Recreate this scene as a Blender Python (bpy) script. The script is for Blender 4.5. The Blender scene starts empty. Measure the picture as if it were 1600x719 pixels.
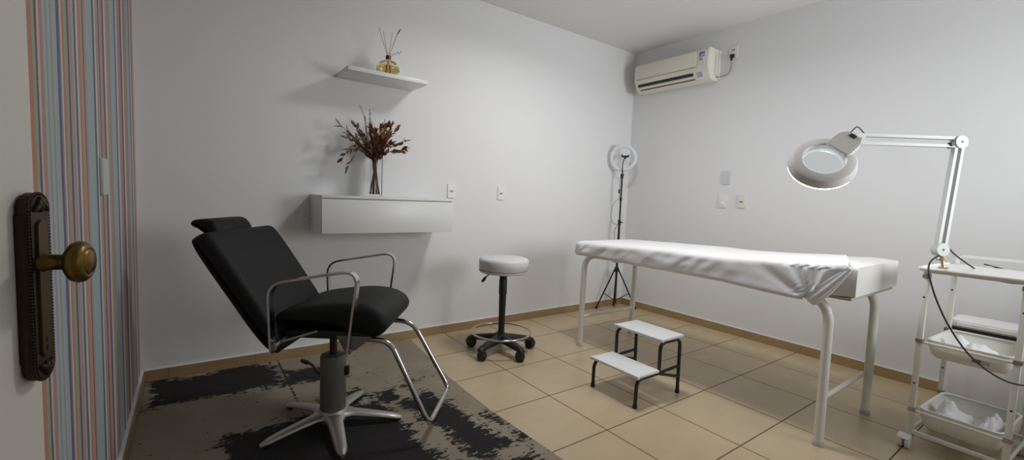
import bpy, bmesh, math, random
from mathutils import Vector, Matrix, noise

PI = math.pi
scene = bpy.context.scene
COL = scene.collection

# ---------------------------------------------------------------- camera
YAW, PITCH, ROLL, FPX = 0.630607546, -0.0768891171, 0.0405546763, 689.287
CAM = Vector((-1.69987, -2.33769, 1.16810))
fw = Vector((math.sin(YAW)*math.cos(PITCH), math.cos(YAW)*math.cos(PITCH), math.sin(PITCH)))
r0 = Vector((math.cos(YAW), -math.sin(YAW), 0)); u0 = r0.cross(fw)
cr, sr = math.cos(ROLL), math.sin(ROLL)
rt = cr*r0 + sr*u0; up = -sr*r0 + cr*u0
cd = bpy.data.cameras.new('camera'); cam = bpy.data.objects.new('camera', cd); COL.objects.link(cam)
M = Matrix.Identity(4)
for i in range(3):
    M[i][0], M[i][1], M[i][2], M[i][3] = rt[i], up[i], -fw[i], CAM[i]
cam.matrix_world = M
cd.sensor_width = 36; cd.sensor_fit = 'HORIZONTAL'; cd.lens = 36*FPX/1600; cd.clip_start = 0.02; cd.clip_end = 60
scene.camera = cam

# ---------------------------------------------------------------- light, exposure
vs = scene.view_settings
scene.display_settings.display_device = 'sRGB'
vs.view_transform = 'Standard'; vs.look = 'None'; vs.gamma = 1; vs.exposure = 0.0; vs.use_curve_mapping = False
w = bpy.data.worlds.new('world'); scene.world = w; w.use_nodes = True
bg = w.node_tree.nodes['Background']; bg.inputs[0].default_value = (.9, .95, 1, 1); bg.inputs[1].default_value = .35

def area(name, loc, target, size, power, color, sy=None, spread=PI):
    l = bpy.data.lights.new(name, 'AREA'); l.size = size; l.energy = power; l.color = color
    if sy: l.shape = 'RECTANGLE'; l.size_y = sy
    l.spread = spread
    o = bpy.data.objects.new(name, l); COL.objects.link(o); o.location = loc
    d = Vector(target) - Vector(loc); o.rotation_euler = d.to_track_quat('-Z', 'Y').to_euler()
    return o
area('ceiling_lamp_light', (.42, -.48, 2.72), (.42, -.48, 0), .36, 18, (1, .99, .98), None, 2.8)
area('added_window_fill', (1.40, -3.27, 1.55), (1.15, 0, 2.15), 1.2, 22.5, (.96, .985, 1), 1.1, math.radians(124))  # soft fill added at an unseen window to brighten the right side

# ---------------------------------------------------------------- materials
def lin(c):
    return tuple(((v/255)/12.92 if v/255 <= .04045 else ((v/255+.055)/1.055)**2.4) for v in c) + (1,)
def mat(name, rgb, rough=.5, metal=0, bump=0, bscale=60, **kw):
    m = bpy.data.materials.new(name); m.use_nodes = True
    nt = m.node_tree; b = nt.nodes['Principled BSDF']
    b.inputs['Base Color'].default_value = lin(rgb); b.inputs['Roughness'].default_value = rough; b.inputs['Metallic'].default_value = metal
    for k, v in kw.items(): b.inputs[k.replace('_', ' ')].default_value = v
    n = nt.nodes.new('ShaderNodeTexNoise'); n.inputs['Scale'].default_value = bscale; n.inputs['Detail'].default_value = 3
    tc = nt.nodes.new('ShaderNodeTexCoord'); nt.links.new(tc.outputs['Object'], n.inputs['Vector'])
    mr = nt.nodes.new('ShaderNodeMapRange'); mr.inputs[3].default_value = max(0, rough-.04); mr.inputs[4].default_value = min(1, rough+.04)
    nt.links.new(n.outputs[0], mr.inputs[0]); nt.links.new(mr.outputs[0], b.inputs['Roughness'])
    if bump:
        bp = nt.nodes.new('ShaderNodeBump'); bp.inputs['Strength'].default_value = bump; bp.inputs['Distance'].default_value = .002
        nt.links.new(n.outputs[0], bp.inputs['Height']); nt.links.new(bp.outputs[0], b.inputs['Normal'])
    return m
class G:                                   # tiny node-graph helper
    def __init__(s, m): s.t = m.node_tree; s.b = s.t.nodes['Principled BSDF']
    def n(s, kind, **kw):
        x = s.t.nodes.new(kind)
        for k, v in kw.items(): setattr(x, k, v)
        return x
    def math(s, op, a, b=None, c=None):
        x = s.n('ShaderNodeMath', operation=op)
        for i, v in enumerate((a, b, c)):
            if v is None: continue
            if isinstance(v, (int, float)): x.inputs[i].default_value = v
            else: s.t.links.new(v, x.inputs[i])
        return x.outputs[0]
    def link(s, a, b): s.t.links.new(a, b)
    def mix(s, f, a, b):
        x = s.n('ShaderNodeMix', data_type='RGBA')
        for i, v in ((0, f), (6, a), (7, b)):
            if isinstance(v, (int, float)): x.inputs[i].default_value = v
            elif isinstance(v, tuple): x.inputs[i].default_value = v
            else: s.link(v, x.inputs[i])
        return x.outputs[2]
    def noise(s, vec, scale, detail=3, rough=.5):
        x = s.n('ShaderNodeTexNoise'); s.link(vec, x.inputs['Vector'])
        x.inputs['Scale'].default_value = scale; x.inputs['Detail'].default_value = detail; x.inputs['Roughness'].default_value = rough
        return x.outputs[0]

WALL = mat('white_wall_paint', (229, 229, 230), .75, bump=.08, bscale=90)
CEIL = mat('white_ceiling_paint', (226, 225, 224), .85, bump=.05, bscale=40)
WHITE = mat('white_lacquer', (224, 225, 224), .35)
WHITEMETAL = mat('white_painted_metal', (226, 224, 216), .38)
PLASTIC = mat('white_plastic', (232, 232, 228), .35)
CREAM = mat('aged_cream_plastic', (226, 222, 206), .4)
CREAM2 = mat('cream_plastic_side', (228, 226, 214), .4)
BINP = mat('milky_tray_plastic', (232, 230, 222), .35, Subsurface_Weight=.1)
BLACKLEATHER = mat('black_leatherette', (15, 15, 16), .58, bump=.25, bscale=700, Specular_IOR_Level=.3)
BLACKMETAL = mat('black_painted_metal', (22, 21, 21), .42)
BLACKPL = mat('black_plastic', (24, 24, 25), .5)
CHROME = mat('chrome', (196, 194, 192), .14, 1)
STEEL = mat('brushed_steel', (172, 169, 166), .34, 1)
GUNMETAL = mat('dark_gunmetal', (122, 118, 113), .45, .4)
PISTON = mat('dark_piston_metal', (62, 52, 48), .35, .8)
ALU = mat('cast_aluminium', (176, 172, 168), .36, .8)
BRONZE = mat('aged_dark_bronze', (58, 46, 36), .45, .75, bump=.5, bscale=120)
BRASS = mat('worn_brass', (112, 88, 44), .33, .9)
SHEET = mat('white_cotton_sheet', (238, 238, 240), .85, bump=.15, bscale=350)
VINYL = mat('white_vinyl', (228, 226, 222), .45)
STOOLVINYL = mat('pale_grey_vinyl', (212, 211, 214), .5)
GREYPL = mat('light_grey_plastic', (186, 187, 186), .4)
GREYDK = mat('dark_grey', (70, 70, 72), .5)
PAPER = mat('white_tissue_paper', (238, 238, 240), .9)
DARKHOLE = mat('dark_socket_hole', (40, 38, 36), .6)
LAVENDER = mat('pale_lavender_label', (172, 172, 190), .5)
BLUELBL = mat('blue_label', (66, 132, 190), .5)
ORANGELBL = mat('orange_label', (194, 138, 84), .5)
TAN = mat('tan_reed', (190, 160, 120), .7)
DOORP = mat('cream_door_paint', (222, 220, 212), .5)
LEAF1 = mat('dried_brown_leaf', (116, 80, 58), .7)
LEAF2 = mat('dried_olive_leaf', (112, 98, 74), .7)
LEAF3 = mat('dried_rust_plume', (146, 94, 56), .8)
TWIG = mat('dark_dry_twig', (82, 62, 54), .8)
COLLAR = mat('brown_metal_collar', (92, 66, 44), .35, .6)

def glass(name, rgb, rough=.0, ior=1.45):
    m = mat(name, rgb, rough, Transmission_Weight=1.0, IOR=ior); return m
GLASS = glass('clear_glass', (250, 253, 251), 0, 1.10)
AMBER = glass('amber_glass', (253, 246, 220), 0, 1.25)
OIL = glass('amber_oil', (250, 238, 190), 0, 1.2)

def emit(name, rgb, s):
    m = mat(name, rgb, .5); b = m.node_tree.nodes['Principled BSDF']
    b.inputs['Emission Color'].default_value = lin(rgb); b.inputs['Emission Strength'].default_value = s
    return m
LED = emit('led_diffuser', (245, 250, 255), 21)
PANEL = emit('ceiling_lamp_diffuser', (255, 250, 244), 4)
RINGP = mat('frosted_ring_diffuser', (224, 224, 232), .5, Subsurface_Weight=.2)

# floor tiles -------------------------------------------------
TILE = .45
FLOOR = mat('beige_floor_tiles', (206, 184, 148), .22)
g = G(FLOOR); tc = g.n('ShaderNodeTexCoord'); sp = g.n('ShaderNodeSeparateXYZ'); g.link(tc.outputs['Object'], sp.inputs[0])
def groove(v):
    f = g.math('FRACT', g.math('ADD', g.math('DIVIDE', v, TILE), .5))
    return g.math('MULTIPLY', g.math('ABSOLUTE', g.math('SUBTRACT', f, .5)), TILE)   # distance to joint
dx, dy = groove(sp.outputs[0]), groove(sp.outputs[1])
dmin = g.math('MINIMUM', dx, dy)
joint = g.math('LESS_THAN', dmin, .0032)
ix = g.math('FLOOR', g.math('DIVIDE', sp.outputs[0], TILE)); iy = g.math('FLOOR', g.math('DIVIDE', sp.outputs[1], TILE))
cx = g.n('ShaderNodeCombineXYZ'); g.link(ix, cx.inputs[0]); g.link(iy, cx.inputs[1])
wn = g.n('ShaderNodeTexWhiteNoise'); g.link(cx.outputs[0], wn.inputs['Vector'])
va = g.n('ShaderNodeVectorMath', operation='MULTIPLY_ADD'); g.link(cx.outputs[0], va.inputs[0]); va.inputs[1].default_value = (3.7, 5.1, 0); g.link(tc.outputs['Object'], va.inputs[2])
mp = g.n('ShaderNodeMapping'); mp.inputs['Scale'].default_value = (1, 2.6, 1); mp.inputs['Rotation'].default_value = (0, 0, .5); g.link(va.outputs[0], mp.inputs[0])
cl = g.noise(mp.outputs[0], 4.5, 4, .5)
base = g.mix(cl, lin((181, 161, 129)), lin((203, 184, 151)))
base = g.mix(g.math('MULTIPLY', wn.outputs[0], .25), base, lin((190, 172, 142)))
fc = g.mix(joint, base, lin((84, 70, 56)))
g.link(fc, g.b.inputs['Base Color'])
rr = g.math('ADD', g.math('MULTIPLY', joint, .5), g.math('ADD', .27, g.math('MULTIPLY', cl, .08))); g.link(rr, g.b.inputs['Roughness'])
# baseboard tiles
BASE = mat('beige_baseboard_tiles', (180, 152, 112), .3)
g = G(BASE); tc = g.n('ShaderNodeTexCoord'); sp = g.n('ShaderNodeSeparateXYZ'); g.link(tc.outputs['Object'], sp.inputs[0])
def frac(v): return g.math('MULTIPLY', g.math('ABSOLUTE', g.math('SUBTRACT', g.math('FRACT', g.math('ADD', g.math('DIVIDE', v, TILE), .5)), .5)), TILE)
s_ = g.math('MINIMUM', frac(g.math('ADD', sp.outputs[0], .02)), frac(g.math('ADD', sp.outputs[1], .03)))
jt = g.math('LESS_THAN', s_, .0016)
c1 = g.noise(tc.outputs['Object'], 7, 4)
g.link(g.mix(jt, g.mix(c1, lin((150, 123, 88)), lin((174, 148, 110))), lin((120, 102, 82))), g.b.inputs['Base Color'])

# striped wallpaper --------------------------------------------
PAL = dict(pale=(204, 196, 190), orange=(184, 122, 92), green=(140, 164, 144), maroon=(96, 56, 76), palepink=(208, 182, 176), brownpink=(168, 136, 124),
           lav=(170, 174, 184), slate=(134, 140, 158), mint=(160, 182, 176), taupe=(158, 148, 144), blue=(150, 176, 184), purple=(88, 72, 106), pink=(184, 142, 142),
           navy=(86, 84, 116), olive=(164, 152, 128), mintblue=(152, 176, 174))
STR = [(-1.117, 'pale'), (-1.108, 'orange'), (-1.082, 'green'), (-1.061, 'maroon'), (-1.047, 'palepink'), (-1.035, 'brownpink'), (-1.009, 'lav'), (-0.988, 'slate'), (-0.979, 'mint'), (-0.953, 'taupe'), (-0.939, 'lav'), (-0.926, 'blue'), (-0.901, 'purple'), (-0.88, 'slate'), (-0.868, 'pale'), (-0.857, 'orange'), (-0.834, 'green'), (-0.805, 'maroon'), (-0.787, 'pink'), (-0.771, 'taupe'), (-0.754, 'mint'), (-0.736, 'navy'), (-0.712, 'pale'), (-0.688, 'orange'), (-0.664, 'olive'), (-0.627, 'maroon'), (-0.617, 'pink'), (-0.588, 'blue'), (-0.538, 'mintblue'), (-0.486, 'navy'), (-0.457, 'pale'),
       (-0.43, 'olive'), (-0.381, 'maroon'), (-0.363, 'pink'), (-0.31, 'navy'), (-0.276, 'pale'), (-0.243, 'olive'), (-0.192, 'brownpink'), (-0.147, 'blue'), (-0.031, 'navy'), (0.004, 'pale'), (0.043, 'brownpink'), (0.134, 'purple'), (0.182, 'pale'), (0.233, 'brownpink'), (0.341, 'blue'), (0.444, 'navy'), (0.474, 'palepink'), (0.522, 'brownpink'), (0.606, 'pale')]
STR = [(-1.117+(y+1.117)*1.142, c) for y, c in STR]
STRIPE = mat('striped_wallpaper', (180, 170, 165), .7)
g = G(STRIPE); tc = g.n('ShaderNodeTexCoord'); sp = g.n('ShaderNodeSeparateXYZ'); g.link(tc.outputs['Object'], sp.inputs[0])
mp = g.n('ShaderNodeMapping'); mp.inputs['Scale'].default_value = (1, 14, 1.2); g.link(tc.outputs['Object'], mp.inputs[0])
jit = g.math('MULTIPLY', g.math('SUBTRACT', g.noise(mp.outputs[0], 3, 3), .5), .014)
mp2 = g.n('ShaderNodeMapping'); mp2.inputs['Scale'].default_value = (1, 130, 2.5); g.link(tc.outputs['Object'], mp2.inputs[0])
yy = g.math('ADD', sp.outputs[1], jit)
Y0, Y1 = -1.6, .95
YM = STR[29][0]
pre = [(-1.6, 'blue'), (-1.55, 'navy'), (-1.50, 'pale'), (-1.44, 'olive'), (-1.38, 'pink'), (-1.31, 'mint'), (-1.24, 'purple'), (-1.2, 'blue')]
def ramp(a, b, items):
    r = g.n('ShaderNodeValToRGB'); r.color_ramp.interpolation = 'CONSTANT'
    e = r.color_ramp.elements
    for i, (y, c) in enumerate(items):
        p = min(max((y-a)/(b-a), 0), 1)
        x = e[i] if i < 2 else e.new(p)
        x.position = p; x.color = lin(PAL[c])
    f = g.n('ShaderNodeMapRange'); f.inputs[1].default_value = a; f.inputs[2].default_value = b; g.link(yy, f.inputs[0]); g.link(f.outputs[0], r.inputs[0])
    return r.outputs[0]
YA = STR[16][0]
r1 = ramp(Y0, YA, pre + STR[:16]); r2 = ramp(YA, Y1, STR[16:46])
r3 = ramp(STR[44][0], Y1, STR[44:])
sc = g.mix(g.math('GREATER_THAN', yy, YA), r1, r2)
sc = g.mix(g.math('GREATER_THAN', yy, STR[44][0]), sc, r3)
wash = g.noise(mp2.outputs[0], 1, 4)
sc = g.mix(g.math('MULTIPLY', wash, .22), sc, lin((196, 186, 182)))
g.link(sc, g.b.inputs['Base Color'])

# distressed rug ------------------------------------------------
RUG = mat('distressed_patchwork_rug', (120, 110, 94), .95)
g = G(RUG); tc = g.n('ShaderNodeTexCoord'); sp = g.n('ShaderNodeSeparateXYZ'); g.link(tc.outputs['Object'], sp.inputs[0])
OX, OY = sp.outputs[0], sp.outputs[1]
nA = g.noise(tc.outputs['Object'], 5, 3)
mpx = g.n('ShaderNodeMapping'); mpx.inputs['Scale'].default_value = (1, 2.6, 1); g.link(tc.outputs['Object'], mpx.inputs[0])
nB = g.noise(mpx.outputs[0], 20, 7, .7)
mpy = g.n('ShaderNodeMapping'); mpy.inputs['Scale'].default_value = (5, .7, 1); mpy.inputs['Rotation'].default_value = (0, 0, -.1); g.link(tc.outputs['Object'], mpy.inputs[0])
nC = g.noise(mpy.outputs[0], 9, 4, .6)
wob = g.math('ADD', g.math('ADD', g.math('MULTIPLY', g.math('SUBTRACT', nA, .5), .22), g.math('MULTIPLY', g.math('SUBTRACT', nB, .5), .36)), g.math('MULTIPLY', g.math('SUBTRACT', nC, .5), .10))
PATCH = [(-1.58, .68, .31, .20, 0), (-1.09, .53, .17, .10, -.12), (-1.20, -.38, .36, .38, .03), (-1.02, .08, .13, .09, .3), (-.63, -.42, .10, .36, .20), (-.43, -.60, .02, .16, .2), (-.80, .02, .05, .07, 0), (-.66, .12, .05, .02, .9), (-1.0, -1.1, .55, .25, 0)]
best = None
for (cx_, cy_, hx, hy, a) in PATCH:
    X = g.math('SUBTRACT', OX, cx_); Y = g.math('SUBTRACT', OY, cy_)
    c, s = math.cos(a), math.sin(a)
    X2 = g.math('ADD', g.math('MULTIPLY', X, c), g.math('MULTIPLY', Y, s)); Y2 = g.math('SUBTRACT', g.math('MULTIPLY', Y, c), g.math('MULTIPLY', X, s))
    d = g.math('MAXIMUM', g.math('SUBTRACT', g.math('ABSOLUTE', X2), hx), g.math('SUBTRACT', g.math('ABSOLUTE', Y2), hy))
    best = d if best is None else g.math('MINIMUM', best, d)
dd = g.math('ADD', best, wob)
msk = g.n('ShaderNodeMapRange'); msk.inputs[1].default_value = -.006; msk.inputs[2].default_value = .006; msk.inputs[3].default_value = 1; msk.inputs[4].default_value = 0; g.link(dd, msk.inputs[0])
seamx = g.math('MULTIPLY', g.math('LESS_THAN', g.math('ABSOLUTE', g.math('ADD', OX, 1.245)), .006), g.math('GREATER_THAN', nB, .47))
rb = g.mix(nA, lin((124, 114, 98)), lin((156, 146, 128)))
rb = g.mix(g.math('MULTIPLY', g.math('GREATER_THAN', g.noise(tc.outputs['Object'], 34, 2), .70), .8), rb, lin((40, 34, 30)))
rb = g.mix(seamx, rb, lin((36, 32, 30)))
g.link(g.mix(msk.outputs[0], rb, g.mix(nB, lin((17, 15, 16)), lin((34, 31, 31)))), g.b.inputs['Base Color'])

# ---------------------------------------------------------------- mesh helpers
def smooth(me, ang=35):
    me.shade_smooth() if hasattr(me, 'shade_smooth') else None
    me.set_sharp_from_angle(angle=math.radians(ang))
def obj(name, bm, m, parent=None, ang=35, flat=False):
    bmesh.ops.recalc_face_normals(bm, faces=bm.faces[:])
    me = bpy.data.meshes.new(name); bm.to_mesh(me); bm.free()
    if not flat: smooth(me, ang)
    me.materials.append(m)
    o = bpy.data.objects.new(name, me); COL.objects.link(o)
    if parent: o.parent = parent
    return o
def thing(name, label, cat, loc=(0, 0, 0), rz=0, group=None):
    o = bpy.data.objects.new(name, None); COL.objects.link(o); o.location = loc; o.rotation_euler = (0, 0, rz); o.empty_display_size = .05
    return tag(o, label, cat, group)
def tag(o, label, cat, group=None):
    o['label'] = label; o['category'] = cat
    if group: o['group'] = group
    return o
def struct(name, bm, m, parent=None, ang=35):
    o = obj(name, bm, m, parent, ang)
    if not parent: o['kind'] = 'structure'
    return o
NB = bmesh.new
def V(*a): return Vector(a)
def box(bm, lo, hi, bev=0, mtx=None, seg=2):
    c = [(lo[i]+hi[i])/2 for i in range(3)]; s = [abs(hi[i]-lo[i]) for i in range(3)]
    t = bmesh.new(); bmesh.ops.create_cube(t, size=1, matrix=Matrix.Translation(c) @ Matrix.Diagonal((*s, 1)))
    if bev: bmesh.ops.bevel(t, geom=t.edges[:], offset=bev, segments=seg, affect='EDGES', profile=.5)
    merge(bm, t, mtx)
def merge(bm, t, mtx=None):
    if mtx is not None: t.transform(mtx)
    me = bpy.data.meshes.new('tmp'); t.to_mesh(me); t.free(); bm.from_mesh(me); bpy.data.meshes.remove(me)
def frame(d, upv=None):
    d = d.normalized()
    if upv is None: upv = V(0, 0, 1) if abs(d.z) < .95 else V(1, 0, 0)
    x = upv.cross(d)
    if x.length < 1e-6: x = V(1, 0, 0).cross(d)
    x.normalize(); return x, d.cross(x)
def fillet(pts, r, n=6):
    pts = [Vector(p) for p in pts]; out = [pts[0]]
    for i in range(1, len(pts)-1):
        a, b, c = pts[i-1], pts[i], pts[i+1]; rr_ = r[i-1] if isinstance(r, (list, tuple)) else r
        u, v = (a-b), (c-b); t = min(rr_, u.length*.49, v.length*.49); u.normalize(); v.normalize()
        p0, p1 = b+u*t, b+v*t
        for k in range(n+1):
            s = k/n; out.append((1-s)**2*p0 + 2*s*(1-s)*b + s*s*p1)
    out.append(pts[-1]); return out
def tube(bm, pts, rad, seg=12, rect=None, upv=None, closed=False, cap=True, round_=False):
    """sweep a circle (rad, may be a list) or a rect (w,h) along pts"""
    pts = [Vector(p) for p in pts]; n = len(pts); rings = []
    X = None
    for i, p in enumerate(pts):
        if closed: d = pts[(i+1) % n]-pts[i-1]
        else: d = pts[min(i+1, n-1)]-pts[max(i-1, 0)]
        d.normalize()
        if upv is not None: X, Y = frame(d, Vector(upv))
        elif X is None: X, Y = frame(d)
        else:
            X = (X - d*X.dot(d)).normalized(); Y = d.cross(X)
        r = rad[i] if isinstance(rad, (list, tuple)) else rad
        if rect:
            hw, hh = rect[0]/2, rect[1]/2
            ring = [bm.verts.new(p+X*a*hw+Y*b*hh) for a, b in ((-1, -1), (1, -1), (1, 1), (-1, 1))]
        else: ring = [bm.verts.new(p+(X*math.cos(2*PI*k/seg)+Y*math.sin(2*PI*k/seg))*r) for k in range(seg)]
        rings.append(ring)
    m = len(rings[0])
    for i in range(n if closed else n-1):
        a, b = rings[i], rings[(i+1) % n]
        for k in range(m): bm.faces.new((a[k], a[(k+1) % m], b[(k+1) % m], b[k]))
    if cap and not closed:
        bm.faces.new(rings[0][::-1]); bm.faces.new(rings[-1])
def cyl(bm, a, b, r, seg=20, r2=None): tube(bm, [a, b], [r, r if r2 is None else r2], seg)
def lathe(bm, prof, seg=32, mtx=None, close=True):
    """prof = [(r,z)...] about z"""
    t = bmesh.new(); rings = []
    for r, z in prof:
        if r < 1e-5: rings.append([t.verts.new((0, 0, z))])
        else: rings.append([t.verts.new((r*math.cos(2*PI*k/seg), r*math.sin(2*PI*k/seg), z)) for k in range(seg)])
    for a, b in zip(rings, rings[1:]):
        for k in range(seg):
            k2 = (k+1) % seg
            if len(a) == 1 and len(b) == 1: continue
            if len(a) == 1: t.faces.new((a[0], b[k2], b[k]))
            elif len(b) == 1: t.faces.new((a[k], a[k2], b[0]))
            else: t.faces.new((a[k], a[k2], b[k2], b[k]))
    merge(bm, t, mtx)
def lathe_closed(bm, prof, seg=48, mtx=None):
    t = bmesh.new(); rings = [[t.verts.new((r*math.cos(2*PI*k/seg), r*math.sin(2*PI*k/seg), z)) for k in range(seg)] for r, z in prof]
    for i in range(len(rings)):
        a, b = rings[i], rings[(i+1) % len(rings)]
        for k in range(seg): t.faces.new((a[k], a[(k+1) % seg], b[(k+1) % seg], b[k]))
    merge(bm, t, mtx)
def spline(ctrl, n=6, closed=True):
    out = []; N = len(ctrl); P = [Vector(c) for c in ctrl]
    rng = range(N) if closed else range(N-1)
    for i in rng:
        if closed: a, b, c, d = P[i-1], P[i], P[(i+1) % N], P[(i+2) % N]
        else: a, b, c, d = P[max(i-1, 0)], P[i], P[i+1], P[min(i+2, N-1)]
        for k in range(n):
            t = k/n
            out.append(.5*((2*b)+(c-a)*t+(2*a-5*b+4*c-d)*t*t+(3*b-a-3*c+d)*t**3))
    if not closed: out.append(P[-1])
    return out
def loft(bm, outline, stations, place):
    """outline: closed list of 2-D Vectors; stations: [(l, inset, scale)]; place(u, v, l) -> Vector"""
    n = len(outline); ar = sum(outline[i].x*outline[(i+1) % n].y-outline[(i+1) % n].x*outline[i].y for i in range(n))
    sg = 1 if ar > 0 else -1
    nor = []
    for i in range(n):
        t = (outline[(i+1) % n]-outline[i-1]).normalized(); nor.append(Vector((-t.y, t.x))*sg)
    rings = []
    for l, ins in stations:
        rings.append([bm.verts.new(place(*(outline[i]+nor[i]*ins), l)) for i in range(n)])
    for a, b in zip(rings, rings[1:]):
        for k in range(n): bm.faces.new((a[k], a[(k+1) % n], b[(k+1) % n], b[k]))
    bm.faces.new(rings[0][::-1]); bm.faces.new(rings[-1])
def rnd_st(h, r, n=5):
    """stations across [-h, h] with rounded ends of radius r"""
    s = [(-h+r-r*math.cos(k/n*PI/2-0) if False else -h+r*(1-math.sin(k/n*PI/2)), r*(1-math.cos(k/n*PI/2))) for k in range(n, -1, -1)]
    return s + [(-l, i) for l, i in s[::-1]]
def polyprism(bm, pts, a, b, axis='z', bev=0):
    t = bmesh.new()
    def P(p, q): return {'z': (p[0], p[1], q), 'y': (p[0], q, p[1]), 'x': (q, p[0], p[1])}[axis]
    A = [t.verts.new(P(p, a)) for p in pts]; B = [t.verts.new(P(p, b)) for p in pts]; n = len(pts)
    for k in range(n): t.faces.new((A[k], A[(k+1) % n], B[(k+1) % n], B[k]))
    t.faces.new(A[::-1]); t.faces.new(B)
    bmesh.ops.recalc_face_normals(t, faces=t.faces[:])
    if bev: bmesh.ops.bevel(t, geom=t.edges[:], offset=bev, segments=2, affect='EDGES')
    merge(bm, t)
def rrect(w_, h_, r, n=5):
    out = []
    for cx_, cy_, a0 in ((w_/2-r, h_/2-r, 0), (-w_/2+r, h_/2-r, PI/2), (-w_/2+r, -h_/2+r, PI), (w_/2-r, -h_/2+r, 1.5*PI)):
        for k in range(n+1): out.append((cx_+r*math.cos(a0+PI/2*k/n), cy_+r*math.sin(a0+PI/2*k/n)))
    return out

# ---------------------------------------------------------------- room
XL, XR, YB, YF, H = -1.945, 2.249, .911, -3.30, 2.765
T = .12
bm = NB(); box(bm, (XL-T, YF-T, -.1), (XR+T, YB+T, 0)); struct('floor', bm, FLOOR)
bm = NB(); box(bm, (XL-T, YF-T, H), (XR+T, YB+T, H+.1)); struct('ceiling', bm, CEIL)
bm = NB(); box(bm, (XL-T, YB, 0), (XR+T, YB+T, H)); struct('wall_back', bm, WALL)
bm = NB(); box(bm, (XR, YF-T, 0), (XR+T, YB, H)); struct('wall_right', bm, WALL)
DY0, DY1 = -2.36, -1.43                       # doorway in the striped wall
bm = NB(); box(bm, (XL-T, DY1, 0), (XL, YB, H)); box(bm, (XL-T, DY0, 2.13), (XL, DY1, H)); box(bm, (XL-T, YF-T, 0), (XL, DY0, H)); struct('wall_left', bm, STRIPE)
bm = NB(); WX0, WX1, WZ0, WZ1 = .78, 2.02, 1.0, 2.12
box(bm, (XL, YF-T, 0), (WX0, YF, H)); box(bm, (WX1, YF-T, 0), (XR, YF, H)); box(bm, (WX0, YF-T, 0), (WX1, YF, WZ0)); box(bm, (WX0, YF-T, WZ1), (WX1, YF, H)); struct('wall_front', bm, WALL)
BH = .069
bm = NB(); box(bm, (XL+.012, YB-.012, 0), (XR-.012, YB, BH)); struct('baseboard_back', bm, BASE)
bm = NB(); box(bm, (XR-.012, YF, 0), (XR, YB, BH)); struct('baseboard_right', bm, BASE)
bm = NB(); box(bm, (XL, DY1, 0), (XL+.012, YB, BH)); struct('baseboard_left', bm, BASE)
bm = NB(); box(bm, (XL+.0125, YB-.011, BH), (XR-.0125, YB, BH+.004)); struct('trim_1', bm, WALL)
bm = NB(); box(bm, (XR-.011, YF, BH), (XR, YB-.011, BH+.004)); struct('trim_2', bm, WALL)
bm = NB(); box(bm, (XL, DY1, BH), (XL+.013, YB-.011, BH+.006)); struct('trim_3', bm, WALL)

# door, ajar, seen at a grazing angle
DA = math.radians(12); E0 = V(-1.866, -1.498, 0)
wv = V(math.sin(DA), math.cos(DA), 0); nv = V(wv.y, -wv.x, 0)
DM = Matrix(((wv.x, nv.x, 0, E0.x), (wv.y, nv.y, 0, E0.y), (0, 0, 1, 0), (0, 0, 0, 1)))   # local: x to free edge, y out of the face, z up
bm = NB(); box(bm, (-.80, -.035, .008), (0, 0, 2.09), .002)
for z0, z1 in ((.16, .86), (1.24, 1.95)):                # raised panel mouldings
    for a, b in (((-.68, 0, z0), (-.665, .006, z1)), ((-.135, 0, z0), (-.12, .006, z1)), ((-.68, 0, z0), (-.12, .006, z0+.015)), ((-.68, 0, z1-.015), (-.12, .006, z1))):
        box(bm, a, b, .002)
dr = struct('door_1', bm, DOORP); dr.matrix_world = DM
def capsule(w_, z0, z1, n=12):
    r = w_/2; out = []
    for k in range(n+1): out.append((r*math.cos(PI*k/n), z1-r*.9+r*.9*math.sin(PI*k/n)))
    for k in range(n+1): out.append((r*math.cos(PI+PI*k/n), z0+r*.9+r*.9*math.sin(PI+PI*k/n)))
    return out
PZ0, PZ1 = .903, 1.148; PXc = -.0255
bm = NB()
def plate(bm, pts, y0, y1, bev):
    polyprism(bm, [(p[0]+PXc, p[1]) for p in pts], y0, y1, 'y', bev)
box(bm, (PXc-.024, 0, PZ0+.028), (PXc+.024, .011, PZ1-.028), .002)
plate(bm, capsule(.046, PZ0, PZ1), 0.001, .015, .003)
cp = capsule(.045, PZ0+.001, PZ1-.001, 20)
tot = []                                                     # beaded rim
for i in range(len(cp)):
    a, b = Vector(cp[i]), Vector(cp[(i+1) % len(cp)]); L_ = (b-a).length; k = max(1, int(L_/.0042))
    for j in range(k): tot.append(a+(b-a)*j/k)
for p in tot[::1]:
    t = bmesh.new(); bmesh.ops.create_uvsphere(t, u_segments=6, v_segments=4, radius=.0021, matrix=Matrix.Translation((p.x+PXc, .0135, p.y))); merge(bm, t)
for zc, s in ((PZ1-.022, 1), (PZ0+.022, -1)):                # cast leaf ornaments at both ends
    for a, r in ((0, .007), (-.9, .005), (.9, .005), (-.45, .0055), (.45, .0055)):
        t = bmesh.new(); bmesh.ops.create_uvsphere(t, u_segments=10, v_segments=6, radius=1, matrix=Matrix.Translation((PXc+.013*math.sin(a), .016, zc+s*(.011*math.cos(a)-.004))) @ Matrix.Rotation(-a*s, 4, 'Y') @ Matrix.Diagonal((r*.6, .004, r*1.5, 1))); merge(bm, t)
pl = obj('escutcheon_plate', bm, BRONZE, dr, 40)
bm = NB(); plate(bm, capsule(.024, PZ0+.03, PZ1-.034), .012, .0175, .0015)
ip = obj('inner_panel', bm, mat('brown_bronze', (84, 66, 44), .42, .8), pl); ip['label'] = 'smoother brown bronze panel'
bm = NB(); box(bm, (PXc-.0015, .0172, .953), (PXc+.0015, .0182, .960)); box(bm, (PXc-.0015, .0172, .942), (PXc+.0015, .0182, .949)); kh = obj('keyhole', bm, DARKHOLE, pl)
KZ = 1.058
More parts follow.
